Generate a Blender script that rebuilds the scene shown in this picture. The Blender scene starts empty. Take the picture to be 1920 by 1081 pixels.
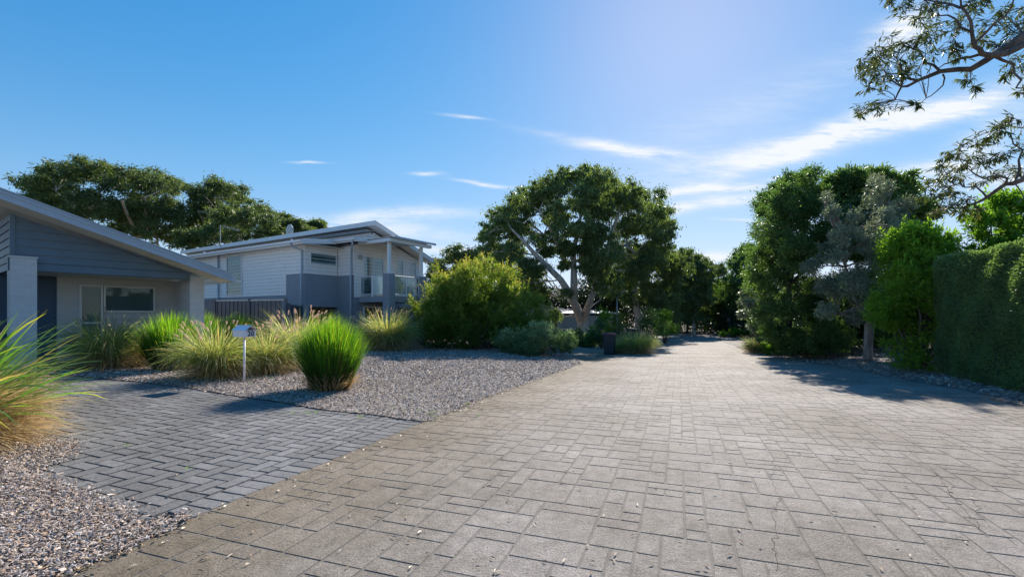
import bpy, math, random
import numpy as np
from mathutils import Vector
random.seed(7); rng = np.random.default_rng(11)
C = bpy.context.scene.collection
sc = bpy.context.scene
R = math.radians
# ---------------------------------------------------------------- camera
F, CX, HZ, CH = 880.0, 960.0, 592.0, 1.5
cam = bpy.data.objects.new('camera', bpy.data.cameras.new('camera')); C.objects.link(cam)
cam.data.sensor_width = 36; cam.data.lens = 16.5; cam.data.shift_y = 0.0268
cam.location = (0, 0, CH); cam.rotation_euler = (R(90), 0, 0)
cam.data.clip_start = 0.05; cam.data.clip_end = 4000
sc.camera = cam
# ---------------------------------------------------------------- sun + sky
SA, SE = R(20.5), R(32); SD = Vector((math.sin(SA)*math.cos(SE), math.cos(SA)*math.cos(SE), math.sin(SE)))
sun = bpy.data.objects.new('sun', bpy.data.lights.new('sun', 'SUN')); C.objects.link(sun)
sun.data.energy = 4.2; sun.data.angle = R(0.5); sun.data.color = (1, .92, .82)
sun.rotation_euler = SD.to_track_quat('Z', 'Y').to_euler()
w = bpy.data.worlds.new('World'); sc.world = w; w.use_nodes = True
nt = w.node_tree; N = nt.nodes; LK = nt.links.new
bg = N['Background']; sky = N.new('ShaderNodeTexSky'); sky.sky_type = 'NISHITA'; sky.sun_disc = False
sky.sun_elevation = math.asin(SD.z); sky.sun_rotation = math.atan2(SD.x, SD.y)
sky.air_density = 1.0; sky.dust_density = 0.1; sky.ozone_density = 2.5; sky.altitude = 0
bg.inputs['Strength'].default_value = 0.15
def mth(op, a, b=None, c=None, clamp=False, nt=nt):
    n = nt.nodes.new('ShaderNodeMath'); n.operation = op; n.use_clamp = clamp
    for i, v in enumerate((a, b, c)):
        if v is None: continue
        if isinstance(v, (int, float)): n.inputs[i].default_value = v
        else: nt.links.new(v, n.inputs[i])
    return n.outputs[0]
tc = N.new('ShaderNodeTexCoord'); sx = N.new('ShaderNodeSeparateXYZ'); LK(tc.outputs['Generated'], sx.inputs[0])
yy = mth('MAXIMUM', sx.outputs[1], .05)
U_ = mth('DIVIDE', sx.outputs[0], yy); V_ = mth('DIVIDE', sx.outputs[2], yy)
cb = N.new('ShaderNodeCombineXYZ'); LK(U_, cb.inputs[0]); LK(V_, cb.inputs[1])
wn = N.new('ShaderNodeTexNoise'); wn.inputs['Scale'].default_value = 3.2; wn.inputs['Detail'].default_value = 4
LK(cb.outputs[0], wn.inputs['Vector'])
wsub = N.new('ShaderNodeVectorMath'); wsub.operation = 'MULTIPLY_ADD'; LK(wn.outputs['Color'], wsub.inputs[0])
wsub.inputs[1].default_value = (.09, .07, 0); LK(cb.outputs[0], wsub.inputs[2])
wof = N.new('ShaderNodeVectorMath'); wof.operation = 'SUBTRACT'; LK(wsub.outputs[0], wof.inputs[0]); wof.inputs[1].default_value = (.045, .035, 0)
wof = wof.outputs[0]
tot = None
# sky direction (px,py), half length, half width, angle, strength
for (px, py, a, b, ang, s) in [(1175,285,85,11,-9,.75), (1600,245,300,26,14,.85), (1430,305,190,16,20,.35), (1760,225,150,20,12,.35),
        (1330,358,100,9,5,.8), (1320,385,110,12,8,.75), (1340,480,60,10,2,.75), (740,405,130,13,2,.5), (700,430,170,18,-5,.45), (850,470,120,9,4,.4),
        (803,332,24,4,0,.5), (912,347,48,3.5,-5,.6), (577,304,30,2.5,-3,.35), (870,219,40,3.5,-7,.35), (1690,60,55,32,30,.7),
        (1850,270,110,40,35,.4), (1700,330,110,22,8,.4), (1900,340,90,30,0,.45), (1480,330,50,6,6,.45), (1060,255,90,8,-9,.14), (1385,418,40,3,-3,.4), (1420,200,360,60,22,.12)]:
    mp = N.new('ShaderNodeVectorMath'); mp.operation = 'SUBTRACT'; LK(wof, mp.inputs[0])
    mp.inputs[1].default_value = ((px-CX)/F, (HZ-py)/F, 0)
    s2 = N.new('ShaderNodeSeparateXYZ'); LK(mp.outputs[0], s2.inputs[0])
    ca, sa = math.cos(R(ang)), math.sin(R(ang))
    e1 = mth('MULTIPLY_ADD', s2.outputs[0], ca*F/a, mth('MULTIPLY', s2.outputs[1], sa*F/a))
    b *= .85; e2 = mth('MULTIPLY_ADD', s2.outputs[0], -sa*F/b, mth('MULTIPLY', s2.outputs[1], ca*F/b))
    q = mth('ADD', mth('MULTIPLY', e1, e1), mth('MULTIPLY', e2, e2))
    g = mth('MULTIPLY', mth('POWER', 2.718, mth('MULTIPLY', q, -1.0)), s)
    tot = g if tot is None else mth('ADD', tot, g)
mpn = N.new('ShaderNodeMapping'); LK(cb.outputs[0], mpn.inputs[0]); mpn.inputs['Rotation'].default_value = (0, 0, R(-14)); mpn.inputs['Scale'].default_value = (4, 26, 1)
fn = N.new('ShaderNodeTexNoise'); fn.inputs['Scale'].default_value = 1.6; fn.inputs['Detail'].default_value = 7; fn.inputs['Roughness'].default_value = .62; fn.inputs['Distortion'].default_value = .5
LK(mpn.outputs[0], fn.inputs['Vector'])
fn2 = N.new('ShaderNodeTexNoise'); fn2.inputs['Scale'].default_value = 6; fn2.inputs['Detail'].default_value = 6; fn2.inputs['Roughness'].default_value = .7; fn2.inputs['Distortion'].default_value = .8; LK(mpn.outputs[0], fn2.inputs['Vector'])
nn_ = mth('MULTIPLY_ADD', fn2.outputs['Fac'], .45, mth('MULTIPLY', fn.outputs['Fac'], .8))
cm = mth('MULTIPLY', tot, mth('MAXIMUM', mth('MULTIPLY_ADD', nn_, 5.2, -1.95), .0))
cm = mth('MULTIPLY', cm, mth('GREATER_THAN', sx.outputs[1], .05), clamp=True)
mxc = N.new('ShaderNodeMix'); mxc.data_type = 'RGBA'; mxc.inputs[7].default_value = (2.85, 2.98, 3.12, 1)
hs = N.new('ShaderNodeHueSaturation'); hs.inputs['Saturation'].default_value = 1.4; hs.inputs['Hue'].default_value = .509; LK(sky.outputs[0], hs.inputs['Color'])
sc3 = N.new('ShaderNodeSeparateColor'); LK(hs.outputs[0], sc3.inputs[0]); cc3 = N.new('ShaderNodeCombineColor')
for i_, kk in enumerate((3.4, 3.85, 5.0)):   # soft shoulder so that the glow round the sun keeps its colour
    c_ = mth('MAXIMUM', sc3.outputs[i_], 0); LK(mth('DIVIDE', c_, mth('MULTIPLY_ADD', c_, 1/kk, 1)), cc3.inputs[i_])
LK(cm, mxc.inputs[0]); LK(cc3.outputs[0], mxc.inputs[6]); LK(mxc.outputs[2], bg.inputs['Color'])
sc.view_settings.view_transform = 'Standard'; sc.view_settings.look = 'None'; sc.view_settings.gamma = 1
sc.view_settings.exposure = 1.1
sc.render.engine = 'CYCLES'; sc.cycles.max_bounces = 6; sc.cycles.transparent_max_bounces = 12
sc.cycles.use_fast_gi = False

# ---------------------------------------------------------------- terrain
def T(x, y):
    x = np.asarray(x, float); y = np.asarray(y, float)
    p = np.where(y < 8, 0, np.where(y < 32, -.027*(y-8), -.648 - .13*(1-np.exp(-(y-32)/8))))
    sm = lambda t: t*t*(3-2*t)
    dl = (-1.25+(y-6.67)*.3556-x)*.942
    tl = .022*np.clip(-x-2, 0, 12)-.08*np.clip((y-12)/10, 0, 1)
    dr = x-np.interp(y, [0, 8, 11, 15, 20, 28, 34], [8.9, 8.8, 9.4, 10.7, 12.3, 14.9, 16.4])
    fl_ = sm(np.clip(dl/3.5, 0, 1))*np.clip((31-y)/5, 0, 1); fr_ = sm(np.clip(dr/2.5, 0, 1))*np.clip((30-y)/8, 0, 1)
    return p + fl_*(tl-p) + fr_*(.03-p)
def G(px, py):
    """ground point seen at photo pixel"""
    dx, dz = (px-CX)/F, (HZ-py)/F
    lo, hi = .5, 200.
    for _ in range(60):
        m = (lo+hi)/2
        if CH + dz*m > float(T(dx*m, m)): lo = m
        else: hi = m
    return Vector((dx*lo, lo, float(T(dx*lo, lo))))
def P3(px, py, Y): return Vector(((px-CX)/F*Y, Y, CH+(HZ-py)/F*Y))
# ---------------------------------------------------------------- materials
def mat(name): 
    m = bpy.data.materials.new(name); m.use_nodes = True; return m, m.node_tree, m.node_tree.nodes['Principled BSDF']
def tex(nt, kind, **kw):
    n = nt.nodes.new('ShaderNodeTex'+kind)
    for k, v in kw.items():
        if k in n.inputs: n.inputs[k].default_value = v
        else: setattr(n, k, v)
    return n
def objco(nt, scale=None):
    t = nt.nodes.new('ShaderNodeTexCoord').outputs['Object']
    if scale:
        m = nt.nodes.new('ShaderNodeMapping'); nt.links.new(t, m.inputs[0]); m.inputs['Scale'].default_value = scale; t = m.outputs[0]
    return t
def mix(nt, f, a, b, bt='MIX'):
    n = nt.nodes.new('ShaderNodeMix'); n.data_type = 'RGBA'; n.blend_type = bt
    for i, v in ((0, f), (6, a), (7, b)):
        if isinstance(v, (int, float)): n.inputs[i].default_value = v
        elif isinstance(v, tuple): n.inputs[i].default_value = (*v, 1)
        else: nt.links.new(v, n.inputs[i])
    return n.outputs[2]
def ramp(nt, f, stops):
    n = nt.nodes.new('ShaderNodeValToRGB'); nt.links.new(f, n.inputs[0])
    e = n.color_ramp.elements
    while len(e) < len(stops): e.new(.5)
    for i, (p, c) in enumerate(stops): e[i].position = p; e[i].color = (*c, 1)
    return n.outputs[0]
def bump(nt, h, bsdf, st=.5, d=.01, prev=None):
    b = nt.nodes.new('ShaderNodeBump'); b.inputs['Strength'].default_value = st; b.inputs['Distance'].default_value = d
    nt.links.new(h, b.inputs['Height'])
    if prev: nt.links.new(prev, b.inputs['Normal'])
    nt.links.new(b.outputs[0], bsdf.inputs['Normal']); return b.outputs[0]
def attr(nt, nm='rnd'):
    a = nt.nodes.new('ShaderNodeAttribute'); a.attribute_name = nm; return a.outputs['Fac']
def painted(name, col, rough=.55, var=.12, metal=0, sc_=3):
    m, nt, b = mat(name)
    n = tex(nt, 'Noise', Scale=sc_, Detail=6, Roughness=.6); nt.links.new(objco(nt), n.inputs['Vector'])
    lo = tuple(c*(1-var) for c in col); hi = tuple(min(1, c*(1+var)) for c in col)
    nt.links.new(ramp(nt, n.outputs['Fac'], [(.3, lo), (.7, hi)]), b.inputs['Base Color'])
    b.inputs['Roughness'].default_value = rough; b.inputs['Metallic'].default_value = metal
    n2 = tex(nt, 'Noise', Scale=60, Detail=3); nt.links.new(objco(nt), n2.inputs['Vector']); bump(nt, n2.outputs['Fac'], b, .15, .003)
    return m
def brickmat(name, col):
    m, nt, b = mat(name)
    co = objco(nt); s = nt.nodes.new('ShaderNodeSeparateXYZ'); nt.links.new(co, s.inputs[0])
    a = mth('ADD', s.outputs[0], s.outputs[1], nt=nt); c = nt.nodes.new('ShaderNodeCombineXYZ'); nt.links.new(a, c.inputs[0]); nt.links.new(s.outputs[2], c.inputs[1])
    br = tex(nt, 'Brick', Scale=1.0); br.inputs['Brick Width'].default_value = .24; br.inputs['Row Height'].default_value = .086
    br.inputs['Mortar Size'].default_value = .006; br.inputs['Mortar Smooth'].default_value = .6
    br.inputs['Color1'].default_value = (*[x*1.04 for x in col], 1); br.inputs['Color2'].default_value = (*[x*.95 for x in col], 1); br.inputs['Mortar'].default_value = (*[x*.95 for x in col], 1)
    nt.links.new(c.outputs[0], br.inputs['Vector'])
    n = tex(nt, 'Noise', Scale=1.5, Detail=5); nt.links.new(co, n.inputs['Vector'])
    nt.links.new(mix(nt, .5, br.outputs['Color'], ramp(nt, n.outputs['Fac'], [(.3, (.86,)*3), (.7, (1, 1, 1))]), 'MULTIPLY'), b.inputs['Base Color'])
    inv = mth('SUBTRACT', 1, br.outputs['Fac'], nt=nt)
    n2 = tex(nt, 'Noise', Scale=28, Detail=4); nt.links.new(co, n2.inputs['Vector'])
    bump(nt, mth('MULTIPLY_ADD', n2.outputs['Fac'], .5, inv, nt=nt), b, .5, .005)
    b.inputs['Roughness'].default_value = .7; return m
def leafmat(name, c0, c1, tr=.45, gloss=.5, tcol=None, stops=None, rough=.45):
    m, nt, b = mat(name)
    at = attr(nt)
    col = ramp(nt, at, stops or [(0, c0), (.55, tuple((a+b_)/2 for a, b_ in zip(c0, c1))), (1, c1)])
    nt.links.new(col, b.inputs['Base Color']); b.inputs['Roughness'].default_value = rough
    b.inputs['Specular IOR Level'].default_value = gloss*.55
    t = nt.nodes.new('ShaderNodeBsdfTranslucent')
    nt.links.new(mix(nt, 1.0, col, tcol or (1.75, 1.85, .75), 'MULTIPLY'), t.inputs[0])
    ms = nt.nodes.new('ShaderNodeMixShader'); ms.inputs[0].default_value = tr
    nt.links.new(b.outputs[0], ms.inputs[1]); nt.links.new(t.outputs[0], ms.inputs[2])
    nt.links.new(ms.outputs[0], nt.nodes['Material Output'].inputs[0]); return m
def barkmat(name, cols, sc_=(3, 3, .8)):
    m, nt, b = mat(name)
    n = tex(nt, 'Noise', Scale=2.2, Detail=7, Roughness=.65); nt.links.new(objco(nt, sc_), n.inputs['Vector'])
    nt.links.new(ramp(nt, n.outputs['Fac'], [(.32, cols[0]), (.5, cols[1]), (.66, cols[2])]), b.inputs['Base Color'])
    n2 = tex(nt, 'Noise', Scale=14, Detail=5); nt.links.new(objco(nt, (2, 2, .5)), n2.inputs['Vector']); bump(nt, n2.outputs['Fac'], b, .7, .03)
    b.inputs['Roughness'].default_value = .8; return m
M = {}
M['brick'] = brickmat('painted_brick', (.53, .54, .56))
M['brick2'] = brickmat('grey_brick', (.23, .26, .30))
M['boards'] = painted('blue_boards', (.10, .15, .205), .5, .08)
M['wboards'] = painted('pale_boards', (.72, .70, .68), .55, .05)
M['trim'] = painted('trim_white', (.62, .64, .66), .4, .05)
M['fascia'] = painted('grey_fascia', (.36, .42, .50), .35, .05)
M['soffit'] = painted('soffit', (.62, .60, .56), .6, .04)
M['roof'] = painted('roof_metal', (.42, .46, .50), .35, .08, .3)
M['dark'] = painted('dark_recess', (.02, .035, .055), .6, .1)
M['door'] = painted('door_blue', (.03, .07, .13), .5, .08)
M['darkgrey'] = painted('colorbond_dark', (.025, .05, .085), .45, .1)
M['timber'] = painted('old_timber', (.26, .22, .18), .85, .3, 0, 8)
M['concrete'] = painted('concrete_step', (.33, .31, .28), .85, .15)
M['pipe'] = painted('pipe_paint', (.30, .36, .43), .4, .05)
M['shutter'] = painted('shutter', (.34, .36, .37), .5, .05)
M['blind'] = painted('roller_blind', (.30, .34, .35), .8, .04)
M['mailbox'] = painted('mailbox_paint', (.82, .76, .80), .45, .05)
M['black'] = painted('black_digits', (.015, .015, .017), .5, .05)
M['bin'] = painted('bin_plastic', (.012, .03, .04), .45, .1)
M['binlid'] = painted('bin_lid', (.20, .02, .045), .45, .1)
M['steel'] = painted('galvanised', (.30, .34, .36), .45, .08, .4)
M['stone'] = painted('rock', (.32, .30, .27), .9, .35, 0, 6)
M['blueclad'] = painted('blue_cladding', (.28, .36, .42), .5, .08)
m, nt, b = mat('glass'); M['glass'] = m
b.inputs['Base Color'].default_value = (.01, .012, .015, 1); b.inputs['Roughness'].default_value = .04; b.inputs['IOR'].default_value = 1.5
tr = nt.nodes.new('ShaderNodeBsdfTransparent'); tr.inputs[0].default_value = (.7, .78, .8, 1)
fr = nt.nodes.new('ShaderNodeFresnel'); fr.inputs[0].default_value = 1.6
gl = nt.nodes.new('ShaderNodeBsdfGlossy'); gl.inputs['Roughness'].default_value = .03
ms = nt.nodes.new('ShaderNodeMixShader'); nt.links.new(mth('MULTIPLY_ADD', fr.outputs[0], .3, .02, clamp=True, nt=nt), ms.inputs[0]); nt.links.new(tr.outputs[0], ms.inputs[1]); nt.links.new(gl.outputs[0], ms.inputs[2])
nt.links.new(ms.outputs[0], nt.nodes['Material Output'].inputs[0])
m, nt, b = mat('frosted_glass'); M['frost'] = m
b.inputs['Base Color'].default_value = (.55, .66, .66, 1); b.inputs['Roughness'].default_value = .2
tr = nt.nodes.new('ShaderNodeBsdfTransparent'); ms = nt.nodes.new('ShaderNodeMixShader'); ms.inputs[0].default_value = .5
nt.links.new(tr.outputs[0], ms.inputs[1]); nt.links.new(b.outputs[0], ms.inputs[2]); nt.links.new(ms.outputs[0], nt.nodes['Material Output'].inputs[0])
# road concrete
def pavemat(name, lo, hi, stain, spk, bs=.6, wear=False):
    m, nt, b = mat(name); co = objco(nt)
    base = ramp(nt, attr(nt), [(0, lo), (1, hi)])
    n = tex(nt, 'Noise', Scale=.55, Detail=6, Roughness=.62); nt.links.new(co, n.inputs['Vector'])
    c = mix(nt, ramp(nt, n.outputs['Fac'], [(.36, (1, 1, 1)), (.6, (0, 0, 0))]), base, stain)
    n2 = tex(nt, 'Noise', Scale=85, Detail=4, Roughness=.8); nt.links.new(co, n2.inputs['Vector'])
    c = mix(nt, 1.0, c, ramp(nt, n2.outputs['Fac'], [(.30, (spk,)*3), (.47, (.95,)*3), (.62, (1.28,)*3)]), 'MULTIPLY')
    n4 = tex(nt, 'Noise', Scale=9, Detail=5, Roughness=.7); nt.links.new(co, n4.inputs['Vector'])
    c = mix(nt, 1.0, c, ramp(nt, n4.outputs['Fac'], [(.3, (.78,)*3), (.65, (1.14,)*3)]), 'MULTIPLY')
    if wear:   # browner, mossier concrete along the driveway side; paler tyre lanes
        sp = nt.nodes.new('ShaderNodeSeparateXYZ'); nt.links.new(co, sp.inputs[0])
        qq = mth('MULTIPLY_ADD', sp.outputs[1], -.335, mth('MULTIPLY_ADD', sp.outputs[0], .942, 3.41, nt=nt), nt=nt)
        nq = tex(nt, 'Noise', Scale=1.3, Detail=6, Roughness=.7); nt.links.new(co, nq.inputs['Vector'])
        fq = ramp(nt, mth('MULTIPLY_ADD', nq.outputs['Fac'], 2.4, mth('MULTIPLY', qq, .42, nt=nt), nt=nt), [(0, (1, 1, 1)), (1, (1, 1, 1))]) if False else mth('SUBTRACT', 1.75, mth('MULTIPLY_ADD', nq.outputs['Fac'], 1.3, mth('MULTIPLY', qq, .5, nt=nt), nt=nt), clamp=True, nt=nt)
        c = mix(nt, fq, c, mix(nt, 1.0, c, (.74, .68, .56), 'MULTIPLY'))
        lane = mth('SINE', mth('MULTIPLY_ADD', qq, 3.4, mth('MULTIPLY', nq.outputs['Fac'], 2.0, nt=nt), nt=nt), nt=nt)
        c = mix(nt, mth('MULTIPLY', lane, .30, clamp=True, nt=nt), c, mix(nt, 1.0, c, (.84, .83, .83), 'MULTIPLY'))
        nb = tex(nt, 'Noise', Scale=4, Detail=8, Roughness=.8); nt.links.new(co, nb.inputs['Vector'])
        c = mix(nt, 1.0, c, ramp(nt, nb.outputs['Fac'], [(.34, (.72, .70, .66)), (.46, (1, 1, 1)), (.7, (1.08, 1.08, 1.08))]), 'MULTIPLY')
    nt.links.new(c, b.inputs['Base Color']); b.inputs['Roughness'].default_value = .85; b.inputs['Specular IOR Level'].default_value = .2
    n3 = tex(nt, 'Noise', Scale=48, Detail=6, Roughness=.75); nt.links.new(co, n3.inputs['Vector'])
    bump(nt, n3.outputs['Fac'], b, bs, .012); return m
M['road'] = pavemat('stamped_concrete', (.282, .252, .225), (.322, .289, .259), (.22, .192, .162), .34, wear=True, bs=.9)
M['roadjoint'] = pavemat('concrete_joint', (.185, .165, .145), (.205, .185, .165), (.15, .135, .115), .6)
M['paver'] = pavemat('grey_paver', (.145, .142, .142), (.225, .22, .218), (.125, .12, .115), .7)
M['paverjoint'] = pavemat('paver_joint', (.035, .032, .028), (.045, .04, .035), (.05, .045, .035), .7)
m, nt, b = mat('wood_chips'); M['chips'] = m
nt.links.new(ramp(nt, attr(nt), [(0, (.07, .05, .045)), (.22, (.24, .19, .165)), (.6, (.44, .37, .33)), (.82, (.62, .54, .48)), (.9, (.36, .22, .13)), (1, (.58, .44, .30))]), b.inputs['Base Color']); b.inputs['Roughness'].default_value = .8
m, nt, b = mat('mulch_soil'); M['mulch'] = m
v = tex(nt, 'Voronoi', Scale=34); nt.links.new(objco(nt), v.inputs['Vector'])
s = nt.nodes.new('ShaderNodeSeparateColor'); nt.links.new(v.outputs['Color'], s.inputs[0])
nt.links.new(ramp(nt, s.outputs[0], [(0, (.07, .05, .042)), (.4, (.17, .14, .12)), (.75, (.29, .25, .225)), (1, (.42, .36, .32))]), b.inputs['Base Color']); b.inputs['Roughness'].default_value = .9
bump(nt, s.outputs[1], b, 1, .03)
m, nt, b = mat('earth'); M['earth'] = m
n = tex(nt, 'Noise', Scale=1.2, Detail=9, Roughness=.75); nt.links.new(objco(nt), n.inputs['Vector'])
nt.links.new(ramp(nt, n.outputs['Fac'], [(.3, (.05, .06, .025)), (.5, (.11, .09, .055)), (.7, (.20, .165, .12))]), b.inputs['Base Color']); b.inputs['Roughness'].default_value = .95
bump(nt, n.outputs['Fac'], b, 1, .05)
M['gumleaf'] = leafmat('gum_leaf', (.05, .09, .042), (.19, .24, .09), .40, .5)
M['gumleaf2'] = leafmat('gum_leaf_warm', (.042, .078, .034), (.16, .20, .075), .36, .5)
M['limeleaf'] = leafmat('lime_leaf', (.04, .11, .02), (.24, .38, .045), .5, .5)
M['gumleaf3'] = leafmat('near_gum_leaf', (.025, .05, .022), (.13, .14, .045), .3, .4)
M['darkleaf'] = leafmat('dark_leaf', (.038, .085, .038), (.14, .22, .065), .40, .5)
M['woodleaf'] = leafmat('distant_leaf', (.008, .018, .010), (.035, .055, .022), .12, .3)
M['brightleaf'] = leafmat('bright_leaf', (.04, .11, .02), (.20, .33, .04), .52, .5)
M['silverleaf'] = leafmat('silver_leaf', (.07, .095, .075), (.30, .33, .22), .25, .6, (1.6, 1.6, 1.0), [(0, (.05, .08, .05)), (.5, (.16, .20, .145)), (.85, (.36, .40, .29)), (1, (.62, .58, .25))])
M['hedgeleaf'] = leafmat('hedge_leaf', (.075, .135, .07), (.20, .29, .12), .38, .5)
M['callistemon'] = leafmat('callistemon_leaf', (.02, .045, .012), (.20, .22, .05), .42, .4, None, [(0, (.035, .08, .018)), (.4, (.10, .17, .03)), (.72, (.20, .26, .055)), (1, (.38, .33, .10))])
M['westringia'] = leafmat('westringia_leaf', (.05, .09, .045), (.42, .48, .30), .3, .35, (1.5, 1.6, 1.0), [(0, (.03, .07, .025)), (.45, (.10, .18, .075)), (.8, (.28, .37, .20)), (1, (.45, .54, .34))])
M['fountain'] = leafmat('fountain_grass', (0,)*3, (0,)*3, .5, .4, (1.8, 1.7, .8), [(0, (.42, .30, .17)), (.25, (.46, .40, .26)), (.45, (.14, .18, .07)), (.75, (.24, .32, .09)), (1, (.50, .54, .32))])
M['rush'] = leafmat('mat_rush', (0,)*3, (0,)*3, .5, .4, (1.9, 2.0, .7), [(0, (.25, .14, .07)), (.25, (.08, .08, .025)), (.4, (.025, .075, .014)), (.7, (.07, .185, .02)), (.86, (.20, .38, .025)), (1, (.50, .54, .05))])
M['strap'] = leafmat('strap_leaf', (0,)*3, (0,)*3, .4, .6, (1.9, 2.0, .8), [(0, (.45, .32, .16)), (.3, (.10, .17, .05)), (.6, (.10, .22, .05)), (.85, (.20, .34, .05)), (1, (.45, .42, .05))], .3)
M['dry'] = leafmat('dry_grass', (.42, .30, .16), (.58, .46, .28), .4, .3, (1.5, 1.4, 1.1))
M['plume'] = leafmat('seed_plume', (.50, .36, .30), (.72, .58, .50), .5, .3, (1.3, 1.2, 1.1))
M['weed'] = leafmat('weed', (.08, .18, .02), (.2, .34, .04), .5, .3)
M['gumbark'] = barkmat('gum_bark', ((.20, .155, .12), (.46, .41, .36), (.62, .57, .51)))
M['bark'] = barkmat('brown_bark', ((.045, .035, .028), (.11, .085, .07), (.20, .16, .135)))
M['palebark'] = barkmat('banksia_bark', ((.13, .10, .085), (.26, .21, .18), (.38, .33, .29)))
M['darkbark'] = barkmat('dark_bark', ((.02, .017, .014), (.05, .042, .034), (.10, .085, .07)))

# ---------------------------------------------------------------- object helpers
def tag(o, label=None, cat=None, group=None, kind=None):
    for k, v in (('label', label), ('category', cat), ('group', group), ('kind', kind)):
        if v: o[k] = v
    return o
def empty(name, loc, label, cat, group=None, rz=0):
    o = bpy.data.objects.new(name, None); C.objects.link(o); o.location = loc; o.rotation_euler = (0, 0, rz)
    o.empty_display_size = .2
    return tag(o, label, cat, group)
def link(name, me, m, parent=None):
    o = bpy.data.objects.new(name, me); C.objects.link(o)
    if m: me.materials.append(m)
    if parent: o.parent = parent
    return o
def npmesh(name, V, Fc, m, parent=None, rnd=None, smooth=False):
    """V (n,3); Fc (k, 3 or 4) int"""
    me = bpy.data.meshes.new(name); V = np.ascontiguousarray(V, dtype=np.float32); Fc = np.ascontiguousarray(Fc, dtype=np.int32)
    me.vertices.add(len(V)); me.vertices.foreach_set('co', V.ravel())
    k = Fc.shape[1]; me.loops.add(Fc.size); me.loops.foreach_set('vertex_index', Fc.ravel())
    me.polygons.add(len(Fc)); me.polygons.foreach_set('loop_start', np.arange(0, Fc.size, k, dtype=np.int32))
    try: me.polygons.foreach_set('loop_total', np.full(len(Fc), k, dtype=np.int32))
    except Exception: pass
    me.polygons.foreach_set('use_smooth', np.full(len(Fc), bool(smooth)))
    if rnd is not None:
        a = me.attributes.new('rnd', 'FLOAT', 'POINT'); a.data.foreach_set('value', np.ascontiguousarray(rnd, dtype=np.float32))
    me.update(calc_edges=True)
    return link(name, me, m, parent)
class MB:
    def __init__(s): s.v = []; s.f = []
    def poly(s, pts, faces):
        o = len(s.v); s.v += [tuple(p) for p in pts]; s.f += [tuple(i+o for i in f) for f in faces]; return s
    def box(s, x0, x1, y0, y1, z0, z1):
        return s.poly([(x0,y0,z0),(x1,y0,z0),(x1,y1,z0),(x0,y1,z0),(x0,y0,z1),(x1,y0,z1),(x1,y1,z1),(x0,y1,z1)],
            [(0,3,2,1),(4,5,6,7),(0,1,5,4),(1,2,6,5),(2,3,7,6),(3,0,4,7)])
    def prism(s, pts, off):
        """planar polygon pts (3d) extruded by vector off"""
        n = len(pts); a = [Vector(p) for p in pts]; b = [p+Vector(off) for p in a]
        return s.poly(a+b, [tuple(range(n))[::-1], tuple(range(n, 2*n))] + [(i, (i+1)%n, n+(i+1)%n, n+i) for i in range(n)])
    def tube(s, pts, rad, seg=8, cap=True):
        pts = [Vector(p) for p in pts]; n = len(pts)
        if isinstance(rad, (int, float)): rad = [rad]*n
        o = len(s.v); ref = Vector((.3, .9, .1))
        for i, p in enumerate(pts):
            t = (pts[min(i+1, n-1)]-pts[max(i-1, 0)]).normalized()
            u = t.cross(ref)
            if u.length < .05: u = t.cross(Vector((1, 0, 0)))
            u.normalize(); v = t.cross(u)
            for k in range(seg):
                a = 2*math.pi*k/seg; q = p+(u*math.cos(a)+v*math.sin(a))*rad[i]; s.v.append(tuple(q))
        for i in range(n-1):
            for k in range(seg):
                s.f.append((o+i*seg+k, o+i*seg+(k+1)%seg, o+(i+1)*seg+(k+1)%seg, o+(i+1)*seg+k))
        if cap: s.f.append(tuple(o+k for k in range(seg))[::-1]); s.f.append(tuple(o+(n-1)*seg+k for k in range(seg)))
        return s
    def build(s, name, m, parent=None, bevel=0, smooth=False):
        me = bpy.data.meshes.new(name); me.from_pydata(s.v, [], s.f); me.update()
        import bmesh
        bm = bmesh.new(); bm.from_mesh(me); bmesh.ops.recalc_face_normals(bm, faces=bm.faces)
        if smooth:
            for f in bm.faces: f.smooth = True
        bm.to_mesh(me); bm.free()
        o = link(name, me, m, parent)
        if bevel:
            mo = o.modifiers.new('bevel', 'BEVEL'); mo.width = bevel; mo.segments = 2; mo.limit_method = 'ANGLE'
        return o
def inpoly(x, y, poly):
    x = np.asarray(x); y = np.asarray(y); c = np.zeros(x.shape, bool); n = len(poly)
    for i in range(n):
        x1, y1 = poly[i][0], poly[i][1]; x2, y2 = poly[(i+1)%n][0], poly[(i+1)%n][1]
        if y1 == y2: continue
        c ^= ((y1 > y) != (y2 > y)) & (x < (x2-x1)*(y-y1)/(y2-y1)+x1)
    return c
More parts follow.
